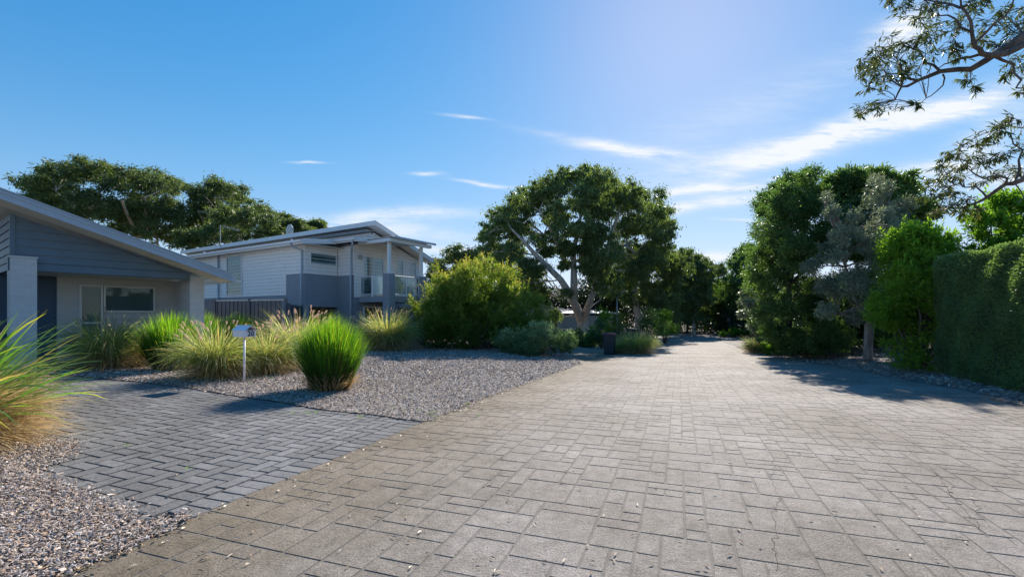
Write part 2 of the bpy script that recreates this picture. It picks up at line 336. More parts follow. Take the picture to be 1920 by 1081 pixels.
def sheet(name, poly, step, dz, m, label_kind='structure', rnd=.5, jag=0):
    """terrain-following sheet clipped (by bmesh) to a polygon"""
    import bmesh
    me = bpy.data.meshes.new(name); bm = bmesh.new()
    pp = []
    n = len(poly)
    for i in range(n):
        a = Vector(poly[i][:2]); b = Vector(poly[(i+1)%n][:2]); k = max(1, int((b-a).length/(.15 if jag else 2)))
        for j in range(k):
            p = a.lerp(b, j/k)
            if jag: p = p+Vector((random.uniform(-jag, jag), random.uniform(-jag, jag)))
            pp.append(p)
    vs = [bm.verts.new((p.x, p.y, 0)) for p in pp]; bm.faces.new(vs)
    xs = [p.x for p in pp]; ys = [p.y for p in pp]
    bmesh.ops.triangulate(bm, faces=bm.faces[:])
    for ax, lo, hi in ((0, min(xs), max(xs)), (1, min(ys), max(ys))):
        t = math.floor(lo/step)*step
        while t < hi:
            no = (1, 0, 0) if ax == 0 else (0, 1, 0)
            bmesh.ops.bisect_plane(bm, geom=bm.verts[:]+bm.edges[:]+bm.faces[:], plane_co=(t, t, 0), plane_no=no); t += step
    for v in bm.verts: v.co.z = float(T(v.co.x, v.co.y))+dz
    bmesh.ops.recalc_face_normals(bm, faces=bm.faces)
    for f in bm.faces:
        if f.normal.z < 0: f.normal_flip()
    bm.to_mesh(me); bm.free(); a = me.attributes.new('rnd', 'FLOAT', 'POINT')
    a.data.foreach_set('value', np.full(len(me.vertices), rnd, dtype=np.float32))
    o = link(name, me, m); o['kind'] = label_kind; return o
# ---------------------------------------------------------------- ground
gx = np.unique(np.concatenate([np.arange(-160, -20, 10), np.arange(-20, 40, 1.0), np.arange(40, 400, 12)]))
gy = np.unique(np.concatenate([np.arange(-60, -4, 8), np.arange(-4, 70, 1.0), np.arange(70, 900, 20)]))
XX, YY = np.meshgrid(gx, gy); ZZ = T(XX, YY)-.12
ii = np.arange(len(gy)-1)[:, None]*len(gx)+np.arange(len(gx)-1)[None]
Fq = np.stack([ii, ii+1, ii+1+len(gx), ii+len(gx)], -1).reshape(-1, 4)
npmesh('ground', np.stack([XX, YY, ZZ], -1).reshape(-1, 3), Fq, M['earth'])['kind'] = 'structure'
# road frame: p along, q across (to the right) from the left edge
E0 = Vector((-1.25, 6.67)); RD = Vector((.335, .942)).normalized(); RN = Vector((RD.y, -RD.x))
def RW(p, q): return (E0.x+RD.x*p+RN.x*q, E0.y+RD.y*p+RN.y*q)
def toR(x, y): d = Vector((x, y))-E0; return d.dot(RD), d.dot(RN)
redge = [(13, 1.0), (10.2, 5)] + [tuple(G(*q)[:2]) for q in ((1920,762), (1800,730), (1700,712), (1560,686), (1440,666), (1398,658))] + [(16.2, 34), (20, 46), (25, 56), (40, 60), (60, 63)]
far = [(60, 68), (30, 68), (19, 66), (8, 62)]
ledge = [RW(55, 0), RW(-14, 0)]
roadpoly = redge + far + [RW(57, -3)] + ledge + [(-6, -6), (13, -6)]
sheet('road', roadpoly, .5, -.0005, M['roadjoint'])
# stamped ashlar stones: random fill of a unit grid
def stones(name, cells, mtl, top, bev, gap, tl_=.0004):
    """cells: list of (p0,q0,p1,q1) in the road frame"""
    A = np.array(cells); n = len(A); p0, q0, p1, q1 = A.T; g = gap/2
    jl = rng.normal(0, .0018, (n, 4)); p0 = p0+jl[:, 0]; q0 = q0+jl[:, 1]; p1 = p1+jl[:, 2]; q1 = q1+jl[:, 3]
    V = np.zeros((n, 8, 3)); tilt = rng.normal(0, tl_, (n, 2)); hz = rng.normal(0, tl_, n)
    for k, (a, b_) in enumerate(((0,0),(1,0),(1,1),(0,1))):
        for lay in (0, 1):
            e = g if lay == 0 else g+bev
            p = np.where(a, p1-e, p0+e); q = np.where(b_, q1-e, q0+e)
            x = E0.x+RD.x*p+RN.x*q; y = E0.y+RD.y*p+RN.y*q
            z = T(x, y)+(top-.022 if lay == 0 else top+hz+(a-.5)*tilt[:, 0]+(b_-.5)*tilt[:, 1])
            V[:, k+4*lay] = np.stack([x, y, z], -1)
    f = np.array([(4,7,6,5),(0,4,5,1),(1,5,6,2),(2,6,7,3),(3,7,4,0)])
    Fc = (f[None]+8*np.arange(n)[:, None, None]).reshape(-1, 4)
    o = npmesh(name, V.reshape(-1, 3), Fc, mtl, rnd=np.repeat(rng.random(n), 8)); o['kind'] = 'structure'; return o
u = .15; NP, NQ = 450, 96; P0 = -10.
occ = np.zeros((NP, NQ), bool); cells = []
sizes = [(3,3),(3,2),(2,3),(2,2),(2,2),(2,1),(1,2),(3,1),(1,3),(1,1)]; wts = [2,3,3,3,3,3,3,1,1,1]
for i in range(NP):
    for j in range(NQ):
        if occ[i, j]: continue
        for _ in range(6):
            a, b_ = random.choices(sizes, wts)[0]
            if i+a <= NP and j+b_ <= NQ and not occ[i:i+a, j:j+b_].any(): break
        else: a = b_ = 1
        occ[i:i+a, j:j+b_] = True; cells.append((P0+i*u, j*u, P0+(i+a)*u, (j+b_)*u))
cc = np.array(cells); mp_, mq = (cc[:,0]+cc[:,2])/2, (cc[:,1]+cc[:,3])/2
ins = inpoly(E0.x+RD.x*mp_+RN.x*mq, E0.y+RD.y*mp_+RN.y*mq, roadpoly)
stones('road_stamped_paving', cc[ins], M['road'], .0032, .005, .010)
# driveway: herringbone pavers
Ld = [(-.55, 3.0)]
drive = [RW(-.02, 0)]
dpx = [(795,786), (700,773), (600,764), (560,756), (430,736), (340,722), (250,712), (140,703), (60,700), (-60,690), (-200,720), (-60,790), (80,820), (150,838), (110,868), (60,885), (150,925), (230,958), (270,985), (300,988)]
dpoly = [tuple(G(*q)[:2]) for q in dpx]
rp = toR(*G(352, 966)[:2]); dpoly.append(RW(rp[0], 0)); dpoly[0] = RW(toR(*G(795, 788)[:2])[0], 0)
sheet('driveway', dpoly, .5, -.026, M['paverjoint'])
pl, pw = .24, .12; cells = []
for i in range(-90, 60):
    for j in range(-120, 4):
        # 90-degree herringbone on a pw grid
        k = (i-j) % 4
        if k == 0: cells.append((i*pw, j*pw, (i+2)*pw, (j+1)*pw))
        elif k == 2: pass
        if (i-j) % 4 == 3: cells.append((i*pw, j*pw, (i+1)*pw, (j+2)*pw))
sc_ = 1.25
cc = np.array(cells)*sc_; mp_, mq = (cc[:,0]+cc[:,2])/2, (cc[:,1]+cc[:,3])/2
ins = np.zeros(len(cc), bool)
for a_, b_ in ((0, 1), (2, 1), (2, 3), (0, 3)): ins |= inpoly(E0.x+RD.x*cc[:,a_]+RN.x*cc[:,b_], E0.y+RD.y*cc[:,a_]+RN.y*cc[:,b_], dpoly)
ins &= (cc[:,1] < -.34)
cc[:,3] = np.minimum(cc[:,3], -.308)
cc = cc[ins].tolist()
p = toR(*dpoly[-1])[0]
while p < toR(*dpoly[0])[0]: cc.append((p, -.305, p+.15, -.005)); p += .15
stones('driveway_pavers', cc, M['paver'], -.004, .006, .011, .0012)
# mulch beds
bedA = [tuple(G(*q)[:2]) for q in ((790,790), (700,777), (600,767), (560,760), (430,740), (340,725), (250,715), (140,705), (60,702))] + [(-16, 12), (-22, 24), (-14, 32), (-2, 31), (2.0, 26.5)] + [tuple(G(1072, 668)[:2])] + [RW(toR(*G(*q)[:2])[0], .05) for q in ((1062,680), (930,734), (797,786))]
bedB = [tuple(G(*q)[:2]) for q in ((-200,720), (-60,790), (80,820), (150,838), (110,868), (60,885), (150,925), (230,958), (270,985), (345,969))] + [RW(toR(*G(345, 969)[:2])[0], .05), RW(-14, .05), (-9, -6), (-12, 0), (-12, 7)]
bedC = redge[:10] + [(26, 45), (24, 20), (20, 1)]
bedD = [RW(22.9, 0), RW(32, 0), RW(48, 0), (9, 50), (-6, 46), (-4, 31.5), (2.6, 28.6)]
for nm, bd, jg in (('mulch_bed', bedA, .02), ('mulch_bed', bedB, .03), ('mulch_verge', bedC, .06), ('mulch_verge', bedD, .05)):
    sheet(nm, bd, .5, .009, M['mulch'], jag=jg)
sheet('side_driveway', [RW(11.5, -.0), RW(22.9, 0), (2.6, 28.6), (-3, 31.5), (-3, 30.5), (2.0, 26.5)], 1.0, .002, M['road'])
def chips(name, poly, dens, smin, smax, label, spill=.0, cap=60000, tan=0., zfun=None):
    P = np.array([q[:2] for q in poly]); x0, y0 = P.min(0); x1, y1 = P.max(0)
    x0, x1, y0, y1 = max(x0, -14), min(x1, 22), max(y0, 1.5), min(y1, 34)
    n = int((x1-x0)*(y1-y0)*dens*1.0); x = rng.uniform(x0, x1, n); y = rng.uniform(y0, y1, n)
    keep = rng.random(n) < np.minimum(1, (6.0/np.hypot(x, y))**1.3)
    keep &= (np.abs(x)/np.maximum(y, .1) < 1.16)
    x = x[keep]; y = y[keep]; ok = inpoly(x+rng.normal(0, spill, len(x)), y+rng.normal(0, spill, len(x)), poly); x = x[ok][:cap]; y = y[ok][:cap]
    n = len(x); d = np.hypot(x, y); sz = rng.uniform(smin, smax, n)*np.clip(d/8, 1, 1.7)
    a = rng.uniform(0, 6.28, n); til = rng.normal(0, .35, n); til2 = rng.normal(0, .3, n)
    ux = np.stack([np.cos(a)*np.cos(til), np.sin(a)*np.cos(til), np.sin(til)], -1)
    vx = np.stack([-np.sin(a), np.cos(a), til2], -1)
    c = np.stack([x, y, T(x, y)+.022+rng.uniform(0, .018, n)], -1)
    L = sz[:, None]*ux*.5; W = sz[:, None]*vx*rng.uniform(.08, .26, n)[:, None]
    k = rng.uniform(.4, 1, n)[:, None]
    up = np.array([0, 0, 1.])*(.1*sz)[:, None]
    V = np.stack([c-L-W*k, c+L-W, c+L*k+W, c-L+W*k, c+up], 1)
    f = np.array([(0,1,4),(1,2,4),(2,3,4),(3,0,4)])
    Fc = (f[None]+5*np.arange(n)[:, None, None]).reshape(-1, 3)
    r = rng.random(n)*.86; r = np.where(rng.random(n) < .12+tan, rng.uniform(.86, 1, n), r)
    o = npmesh(name, V.reshape(-1, 3), Fc, M['chips'], rnd=np.repeat(r, 5))
    tag(o, label, 'mulch', kind='stuff'); return o
chips('wood_chips', bedA, 2200, .02, .05, 'grey wood chip mulch covering the garden bed around the number 20 mailbox', .05, 150000)
chips('wood_chips', bedB, 7500, .012, .042, 'pale wood chip mulch in the near left corner beside the paved driveway', .07, 80000, .16)
chips('wood_chips', bedC, 500, .03, .06, 'shaded wood chip mulch along the foot of the clipped hedge', .10, 30000)
chips('wood_chips', bedD, 250, .03, .06, 'far wood chip mulch in the verge behind the wheelie bin', .10, 9000)
# litter on the road
def scatter_leaves(name, pts, L, W, m, label, cat, z=.01):
    n = len(pts); P = np.array(pts); a = rng.uniform(0, 6.28, n); l = rng.uniform(.6, 1.3, n)*L
    D = np.stack([np.cos(a), np.sin(a), rng.normal(0, .12, n)], -1); S = np.stack([-np.sin(a), np.cos(a), rng.normal(0, .3, n)], -1)
    P = np.stack([P[:, 0], P[:, 1], T(P[:, 0], P[:, 1])+z+.004], -1)
    up = np.array([0, 0, .004])
    V = np.stack([P-D*l[:, None]/2, P+S*W/2+up, P+D*l[:, None]/2, P-S*W/2+up], 1); Fc = np.arange(4*n).reshape(n, 4)
    o = npmesh(name, V.reshape(-1, 3), Fc, m, rnd=np.repeat(rng.random(n), 4)); return tag(o, label, cat, kind='stuff')
m, nt, b = mat('litter'); M['litter'] = m
nt.links.new(ramp(nt, attr(nt), [(0, (.12, .06, .03)), (.5, (.35, .22, .12)), (1, (.6, .5, .38))]), b.inputs['Base Color'])
pts = [tuple(G(random.uniform(150, 1900), 660+420*random.random()**1.2)[:2]) for _ in range(260)]
pts += [tuple((Vector(G(random.uniform(820, 900), random.uniform(740, 790))[:2]))) for _ in range(60)]
pts += [tuple(G(random.gauss(862, 22), random.gauss(762, 5))[:2]) for _ in range(260)]
e = [RW(random.uniform(-4.5, 12), abs(random.gauss(0, .12))) for _ in range(420)]
scatter_leaves('leaf_litter', pts+e, .045, .014, M['litter'], 'scattered dry leaves and chips lying on the stamped concrete road', 'leaf litter')

def crack(pxs, wd):
    P = []
    for i in range(len(pxs)-1):
        a, b_ = G(*pxs[i]), G(*pxs[i+1])
        for j in range(7): P.append(a.lerp(b_, j/7)+Vector((random.gauss(0, .012), random.gauss(0, .012), 0)))
    V, Fc = [], []
    for i, p in enumerate(P):
        d = (P[min(i+1, len(P)-1)]-P[max(i-1, 0)]); d = Vector((-d.y, d.x, 0)).normalized()*wd*random.uniform(.3, 1)
        for sgn_ in (-1, 1): q_ = p+d*sgn_; V.append((q_.x, q_.y, float(T(q_.x, q_.y))+.0062))
        if i: Fc.append((2*i-2, 2*i-1, 2*i+1, 2*i))
    npmesh('road_crack', np.array(V), np.array(Fc), M['paverjoint'], rnd=np.zeros(len(V)))['kind'] = 'structure'
crack([(1462,932),(1450,960),(1456,1000),(1449,1030),(1462,1080)], .0025); crack([(1452,860),(1448,895),(1462,932)], .002)
crack([(1700,838),(1730,868),(1748,880),(1790,938),(1835,985),(1850,1010)], .003); crack([(1822,930),(1850,985),(1920,1030)], .002)
# ---------------------------------------------------------------- vegetation helpers
def unit(a): return a/np.maximum(np.linalg.norm(a, axis=-1, keepdims=True), 1e-9)
def leafverts(P, D, L, W, fold=0):
    n = len(P); D = unit(D); Rr = rng.normal(0, 1, (n, 3)); S = unit(np.cross(D, Rr)); Nn = np.cross(S, D)
    L = np.broadcast_to(L, n)[:, None]; W = np.broadcast_to(W, n)[:, None]
    mid = P+D*L*.5
    tip = P+D*L+Nn*L*rng.normal(0, .15, (n, 1))
    return np.stack([P, mid+S*W/2, tip, mid-S*W/2], 1)
def foliage(name, P, D, L, W, m, parent, rnd):
    V = leafverts(P, D, L, W); n = len(P)
    return npmesh(name, V.reshape(-1, 3), np.arange(4*n).reshape(n, 4), m, parent, rnd=np.repeat(rnd, 4))
def crown_points(lobes, n, sub=9, subr=.42, flat=.8, hollow=.35):
    """lobes: array (k,4) cx cy cz r. returns points, outward dirs, clump value"""
    lobes = np.asarray(lobes, float); wt = lobes[:, 3]**2; wt = wt/wt.sum()
    S = []
    for l in lobes:
        k = max(5, int(sub*2.1*(.6+.8*rng.random())))
        d = unit(rng.normal(0, 1, (k, 3))); rr = (hollow+(1.12-hollow)*rng.random(k)**.6)*l[3]
        d[:, 2] *= flat
        c = l[:3]+d*rr[:, None]; s = l[3]*subr*rng.uniform(.35, 1.0, k)
        S.append(np.column_stack([c, s, np.full(k, rng.random())]))
    S = np.concatenate(S); w2 = S[:, 3]**2; w2 /= w2.sum()
    idx = rng.choice(len(S), n, p=w2); s = S[idx]
    d = unit(rng.normal(0, 1, (n, 3))); rr = s[:, 3]*np.abs(rng.normal(0, .62, n))
    off = d*rr[:, None]; off[:, 2] *= flat*.85
    P = s[:, :3]+off
    cv = S[:, 4]*.5+rng.random(len(S))*.5
    return P, d, cv[idx], S
def limb(mb, a, b, r0, r1, bend=.15, n=6, seg=6):
    a, b = Vector(a), Vector(b); L = (b-a).length
    j = Vector((random.uniform(-1, 1), random.uniform(-1, 1), random.uniform(-.2, 1)))*bend*L
    pts = []
    for i in range(n+1):
        t = i/n; p = a.lerp(b, t)+j*math.sin(math.pi*t)*.6+Vector((random.gauss(0, 1), random.gauss(0, 1), random.gauss(0, 1)))*L*.012*(0 < i < n)
        pts.append(p)
    mb.tube(pts, [r0+(r1-r0)*(i/n)**.8 for i in range(n+1)], seg, cap=False); return pts
def tree(name, label, group, X, Y, lobes_px, n, leaf, trunk, leafm, barkm, depth=None, droop=.6, extra=None, r0=.3, subn=9, subr=.42,
         hollow=.35, trunk_px=None, limbs_px=(), cat='tree', flat=.8, twig=True, dup=2, lean=0, up=0, zoff=0, bmin=.0, crown_name='crown'):
    """lobes_px: (px,py,rpx) seen at depth Y"""
    s = Y/F; z0 = float(T(X, Y))-.05
    root = empty(name, (X, Y, z0), label, cat, group)
    L = []; pxs = np.array([l[0] for l in lobes_px]); pys = np.array([l[1] for l in lobes_px]); rs = np.array([l[2] for l in lobes_px])
    cx, cy = (pxs.min()+pxs.max())/2, (pys.min()+pys.max())/2
    hw = max((pxs.max()-pxs.min())/2+rs.mean(), 1); hh = max((pys.max()-pys.min())/2+rs.mean(), 1)
    dep = depth if depth is not None else hw*s*.8
    for (px, py, r) in lobes_px:
        c = P3(px, py, Y); rho = math.sqrt(max(.05, 1-((px-cx)/hw)**2*.9-((py-cy)/hh)**2*.6))
        ks = np.linspace(-1, 1, dup) if dup > 1 else [0]
        for k in ks:
            dy = (k+random.uniform(-.35, .35))*dep*rho; q = c+Vector((0, dy, 0)); sc2 = (Y+dy)/Y
            f_ = 1+(sc2-1)*.9
            L.append((q.x*f_-X+random.gauss(0, .18)*r*s, dy, (CH+(q.z-CH)*f_)-z0+random.gauss(0, .18)*r*s, r*s*random.uniform(.7, 1.15)))
    L = np.array(L)
    P, d, cv, S = crown_points(L, n, subn, subr, flat, hollow)
    ok = P[:, 2] > .03; P, d, cv = P[ok], d[ok], cv[ok]
    D = d*(1-droop)+np.array([0, 0, -droop])+rng.normal(0, .25, P.shape)+np.array([0, 0, up])
    foliage(crown_name, P, D, leaf[0]*rng.uniform(.6, 1.3, len(P)), leaf[1]*rng.uniform(.7, 1.2, len(P)), leafm, root,
            np.clip(cv*.62+rng.random(len(P))*.38+bmin, 0, 1))
    mb = MB()
    if trunk_px:
        tp = [P3(a, b_, Y)-Vector((X, Y, z0)) for (a, b_, _) in trunk_px]; tr_ = [c*s for (_, _, c) in trunk_px]
        mb.tube(tp, tr_, 10, cap=False); forks = tp[1:]
    else:
        zc = float(L[:, 2].mean()); top = Vector((float(L[:, 0].mean())*.6, 0, zc*1.05)); k = 7
        tp = [Vector((top.x*(i/k)**1.5+random.gauss(0, .03)*r0*4, random.gauss(0, .03), top.z*i/k)) for i in range(k+1)]
        mb.tube(tp, [r0*(1-.72*i/k) + (.35*r0 if i == 0 else 0) for i in range(k+1)], 9, cap=False); forks = tp[2:6]
    allp = [p for p in forks]
    for lp in limbs_px:
        dy = lp[0]; q = [P3(a, b_, Y+dy*min(1, i/3))-Vector((X, Y, z0)) for i, (a, b_, _) in enumerate(lp[1:])]
        rr = [c*s for (_, _, c) in lp[1:]]; mb.tube(q, [x_*.66 for x_ in rr], 8, cap=False); allp += q[1:]
    if twig:
        for l in L:
            c = Vector(l[:3]); src = min(allp, key=lambda p: (p-c).length+max(0, p.z-c.z)*1.5)
            pts = limb(mb, src, c, max(.012, r0*.22), max(.006, r0*.07), .18, 6, 5)
            for _ in range(3):
                e = c+Vector((random.gauss(0, .5), random.gauss(0, .5), random.gauss(.1, .5)))*l[3]
                limb(mb, pts[random.randint(3, 6)], e, max(.006, r0*.08), max(.004, r0*.025), .15, 4, 4)
    mb.build('trunk', barkm, root, smooth=True)
    return root
def ribbons(base, az, lean, L, W, droop, seg=5, twist=.3):
    """arching blades; returns V (n*(seg+1)*2,3) F and t per vertex"""
    n = len(base); t = np.linspace(0, 1, seg+1)
    V = np.zeros((n, seg+1, 2, 3)); ang = lean[:, None]+droop[:, None]*t[None]**1.3*np.ones((n, 1))
    ds = L[:, None]/seg
    hx = np.zeros((n, seg+1)); hz = np.zeros((n, seg+1))
    for i in range(1, seg+1):
        a = (ang[:, i]+ang[:, i-1])/2; hx[:, i] = hx[:, i-1]+np.sin(a)*ds[:, 0]; hz[:, i] = hz[:, i-1]+np.cos(a)*ds[:, 0]
    hz = np.maximum(hz, .01-base[:, 2:3]*0) if False else hz
    dx, dy = np.cos(az), np.sin(az)
    c = base[:, None]+np.stack([hx*dx[:, None], hx*dy[:, None], hz], -1)
    tw = rng.uniform(-1, 1, n)*twist*3
    sxv = np.stack([-dy*np.cos(tw), dx*np.cos(tw), np.sin(tw)], -1)
    wd = W[:, None]*(1-.15*t-.83*t**3)[None]
    V[:, :, 0] = c-sxv[:, None]*wd[..., None]/2; V[:, :, 1] = c+sxv[:, None]*wd[..., None]/2
    V[..., 2] = np.maximum(V[..., 2], .015)
    k = (seg+1)*2; q = np.array([(2*i, 2*i+1, 2*i+3, 2*i+2) for i in range(seg)])
    Fc = (q[None]+k*np.arange(n)[:, None, None]).reshape(-1, 4)
    return V.reshape(-1, 3), Fc, np.tile(np.repeat(t, 2), n), c
def disc(n, r):
    a = rng.uniform(0, 6.283, n); q = r*np.sqrt(rng.random(n)); return np.stack([q*np.cos(a), q*np.sin(a), np.zeros(n)], -1), a
def plume_obj(parent, p0, dirv, L, rad):
    """fuzzy curved seed head"""
    n = 150; t = rng.random(n); a = rng.uniform(0, 6.28, n)
    d = Vector(dirv).normalized(); d = np.array(d); u_ = unit(np.cross(d, [0.1, .2, 1.])); v_ = np.cross(d, u_)
    cur = np.array([0, 0, -1.])*L*.25
    ax = p0+d*L*t[:, None]+cur*(t[:, None]**2)
    rr = rad*np.sin(np.pi*np.clip(t*.9+.08, 0, 1))**.6
    o = (u_*np.cos(a)[:, None]+v_*np.sin(a)[:, None])
    base = ax+o*rr[:, None]*.2
    V = leafverts(base, o*.8+d*.7, rr*1.3+.006, .006)
    npmesh('seed_head', V.reshape(-1, 3), np.arange(4*n).reshape(n, 4), M['plume'], parent, rnd=np.repeat(rng.random(n), 4))
def fountain(X, Y, label, h=1.0, r=.3, n=2400, heads=14, group='fountain grass clumps with pink seed heads', dry=.25, wid=.013, z=None, lim=None):
    g = empty('fountain_grass', (X, Y, float(T(X, Y))), label, 'ornamental grass', group)
    b, a0 = disc(n, r); az = a0+rng.normal(0, .45, n); ln = rng.uniform(.02, .55, n)*(.3+.7*np.linalg.norm(b, axis=1)/r)
    L = h*rng.uniform(.65, 1.2, n); dr = rng.uniform(.5, 2.7, n)
    V, Fc, t, _ = ribbons(b, az, ln, L, np.full(n, wid)*rng.uniform(.6, 1.3, n), dr)
    cr = rng.random(n); isdry = cr < dry
    bl = np.where(isdry, rng.uniform(0, .25, n), rng.uniform(.42, 1.05, n)); rb = np.repeat(bl, 12)
    rnd_ = np.where(np.repeat(isdry, 12), rb, np.clip(rb*(.35+.9*t), 0, 1))
    npmesh('blades', V, Fc, M['fountain'], g, rnd=rnd_)
    # dry thatch skirt
    n2 = n//3; b, a0 = disc(n2, r*.9); V, Fc, t, _ = ribbons(b, a0+rng.normal(0, .3, n2), rng.uniform(.5, 1.1, n2), h*rng.uniform(.5, .85, n2), np.full(n2, wid*.8), rng.uniform(1.0, 2.0, n2))
    npmesh('dry_thatch', V, Fc, M['dry'], g, rnd=np.repeat(rng.random(n2), 12))
    if heads:
        b, a0 = disc(heads, r*.7); az = a0+rng.normal(0, .6, heads); ln = rng.uniform(.02, .45, heads)
        V, Fc, t, c = ribbons(b, az, ln, h*rng.uniform(.82, 1.02, heads), np.full(heads, .006), rng.uniform(.2, .9, heads))
        npmesh('stems', V, Fc, M['dry'], g, rnd=np.full(len(V), .6))
        for k in range(heads): plume_obj(g, c[k, -1], c[k, -1]-c[k, -3]+rng.normal(0, .05, 3), rng.uniform(.10, .15)*max(min(h, 1.5), .8), .017)
    return g
def rush(X, Y, label, h=.95, r=.26, n=3600, group='bright green rush clumps', spread=.55, wid=.012):
    g = empty('rush_clump', (X, Y, float(T(X, Y))), label, 'grass clump', group)
    b, a0 = disc(n, r); rn = np.linalg.norm(b, axis=1)/r; az = a0+rng.normal(0, .25, n)
    ln = rn*spread*rng.uniform(.6, 1.25, n); L = h*(.42+.62*rng.random(n)**.55)*(1-.30*rn**2)
    V, Fc, t, _ = ribbons(b, az, ln, L, np.full(n, wid)*rng.uniform(.6, 1.3, n), rng.uniform(-.15, .4, n), 5)
    dd = rng.random(n) < .07; rb = np.repeat(rng.uniform(.7, 1.1, n), 12)
    npmesh('blades', V, Fc, M['rush'], g, rnd=np.clip((.3+.62*t**1.3)*rb+np.repeat(rng.normal(0, .08, n), 12), np.where(np.repeat(dd, 12), .05, .27), np.where(np.repeat(dd, 12), .22, 1)))
    n2 = n//5; b, a0 = disc(n2, r*1.05); V, Fc, t, _ = ribbons(b, a0+rng.normal(0, .4, n2), rng.uniform(.1, .7, n2), h*rng.uniform(.12, .34, n2), np.full(n2, wid), rng.uniform(.2, 1.2, n2))
    npmesh('dry_thatch', V, Fc, M['dry'], g, rnd=np.repeat(rng.random(n2), 12)*.5)
    return g
def shrub(name, label, px, py, W, H, leafm, n, leaf, nl=14, flat=.9, droop=0, up=.5, group=None, cat='shrub', D=None, barkm=None, Y=None, subr=.5, X=None, bmin=0, hollow=.4, subn=8, low=.12, hk=.2, shoots=0, sl=.45):
    """mounded shrub standing at ground pixel (px,py); W,H,D metres"""
    g0 = G(px, py) if Y is None else Vector((X if X is not None else (px-CX)/F*Y, Y, float(T((px-CX)/F*Y, Y))))
    root = empty(name, tuple(g0), label, cat, group); D = D or W*.8; L = []
    for i in range(nl):
        a = random.uniform(0, 6.283); e = random.uniform(0, 1); q = random.uniform(.45, .85)
        rr = min(W, D, H*1.4)*random.uniform(.17, .27)
        hh = low+(1-low)*e; ring = math.sqrt(max(.05, 1-(hh*.95)**2.4))
        L.append((math.cos(a)*(W/2-rr)*ring*q/.75, math.sin(a)*(D/2-rr)*ring*q/.75, max(rr*.6, hh*(H-rr)), rr))
    for k in (-1, 1): L.append((k*(W/2-min(W, H)*.2), 0, H*.38, min(W, H)*.22))
    L.append((0, 0, H*.82, min(W, H)*.22)); L.append((0, 0, H*.4, min(W, H)*.3))
    L = np.array(L); P, d, cv, S = crown_points(L, n, subn, subr, flat, hollow)
    ok = P[:, 2] > .02; P, d, cv = P[ok], d[ok], cv[ok]
    Dd = d*.6+np.array([0, 0, up-droop])+rng.normal(0, .3, P.shape)
    hgt = np.clip(P[:, 2]/H, 0, 1)
    foliage('foliage', P, Dd, leaf[0]*rng.uniform(.6, 1.3, len(P)), leaf[1]*rng.uniform(.7, 1.2, len(P)), leafm, root,
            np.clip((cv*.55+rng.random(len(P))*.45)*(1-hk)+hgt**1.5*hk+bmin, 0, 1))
    if shoots:
        c0 = np.array([0, 0, H*.35]); o_ = P-c0; rr_ = np.linalg.norm(o_/[W/2, D/2, H*.65], axis=1)
        id_ = np.argsort(-rr_*(1+.25*rng.random(len(P))))[:shoots*14]; id_ = rng.choice(id_, shoots)
        b0 = P[id_]-unit(o_[id_])*.12; sd = unit(unit(o_[id_])*.55+np.array([0, 0, up+.35])+rng.normal(0, .22, (shoots, 3))); kl = 16
        ln_ = sl*rng.uniform(.35, 1, shoots); tt = np.linspace(.1, 1, kl)
        PP = (b0[:, None]+sd[:, None]*(ln_[:, None]*tt)[..., None]).reshape(-1, 3)
        DD = (sd[:, None]*.75+rng.normal(0, .5, (shoots, kl, 3))).reshape(-1, 3)
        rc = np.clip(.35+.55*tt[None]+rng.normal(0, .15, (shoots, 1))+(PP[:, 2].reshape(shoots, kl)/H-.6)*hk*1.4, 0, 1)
        foliage('shoots', PP, DD, leaf[0]*rng.uniform(.5, 1, len(PP)), leaf[1]*.85, leafm, root, rc.ravel())
    mb = MB()
    for l in L: limb(mb, (random.gauss(0, .06)*W*.5, random.gauss(0, .06)*W*.5, 0), l[:3], .035*max(.3, H/2.5), .008, .15, 5, 5)
    mb.build('stems', barkm or M['bark'], root, smooth=True)
    return root
exec_marks = []
# ================================================================ HOUSES
class Fr:
    def __init__(s, x, y, z, dx, dy):
        L = math.hypot(dx, dy); s.o = Vector((x, y, z)); s.a = Vector((dx/L, dy/L, 0)); s.b = Vector((-dy/L, dx/L, 0)); s.rz = math.atan2(dy, dx)
    def loc(s, w): d = Vector(w)-s.o; return Vector((d.dot(s.a), d.dot(s.b), d.z))
    def onY(s, px, py, c):
        """local (x,z) where the sight line meets the plane local y=c"""
        d = Vector(((px-CX)/F, 1, (HZ-py)/F)); o = Vector((0, 0, CH))
        t = (c-(o-s.o).dot(s.b))/d.dot(s.b); q = s.loc(o+d*t); return q.x, q.z
    def onX(s, px, py, c):
        d = Vector(((px-CX)/F, 1, (HZ-py)/F)); o = Vector((0, 0, CH))
        t = (c-(o-s.o).dot(s.a))/d.dot(s.a); q = s.loc(o+d*t); return q.y, q.z
def clipband(poly, z0, z1):
    def cut(P, z, keep_above):
        out = []
        for i in range(len(P)):
            a, b = P[i], P[(i+1) % len(P)]; ia = (a[1] >= z) == keep_above; ib = (b[1] >= z) == keep_above
            if ia: out.append(a)
            if ia != ib:
                t = (z-a[1])/(b[1]-a[1]); out.append((a[0]+t*(b[0]-a[0]), z))
        return out
    P = cut(poly, z0, True)
    return cut(P, z1, False) if len(P) > 2 else []
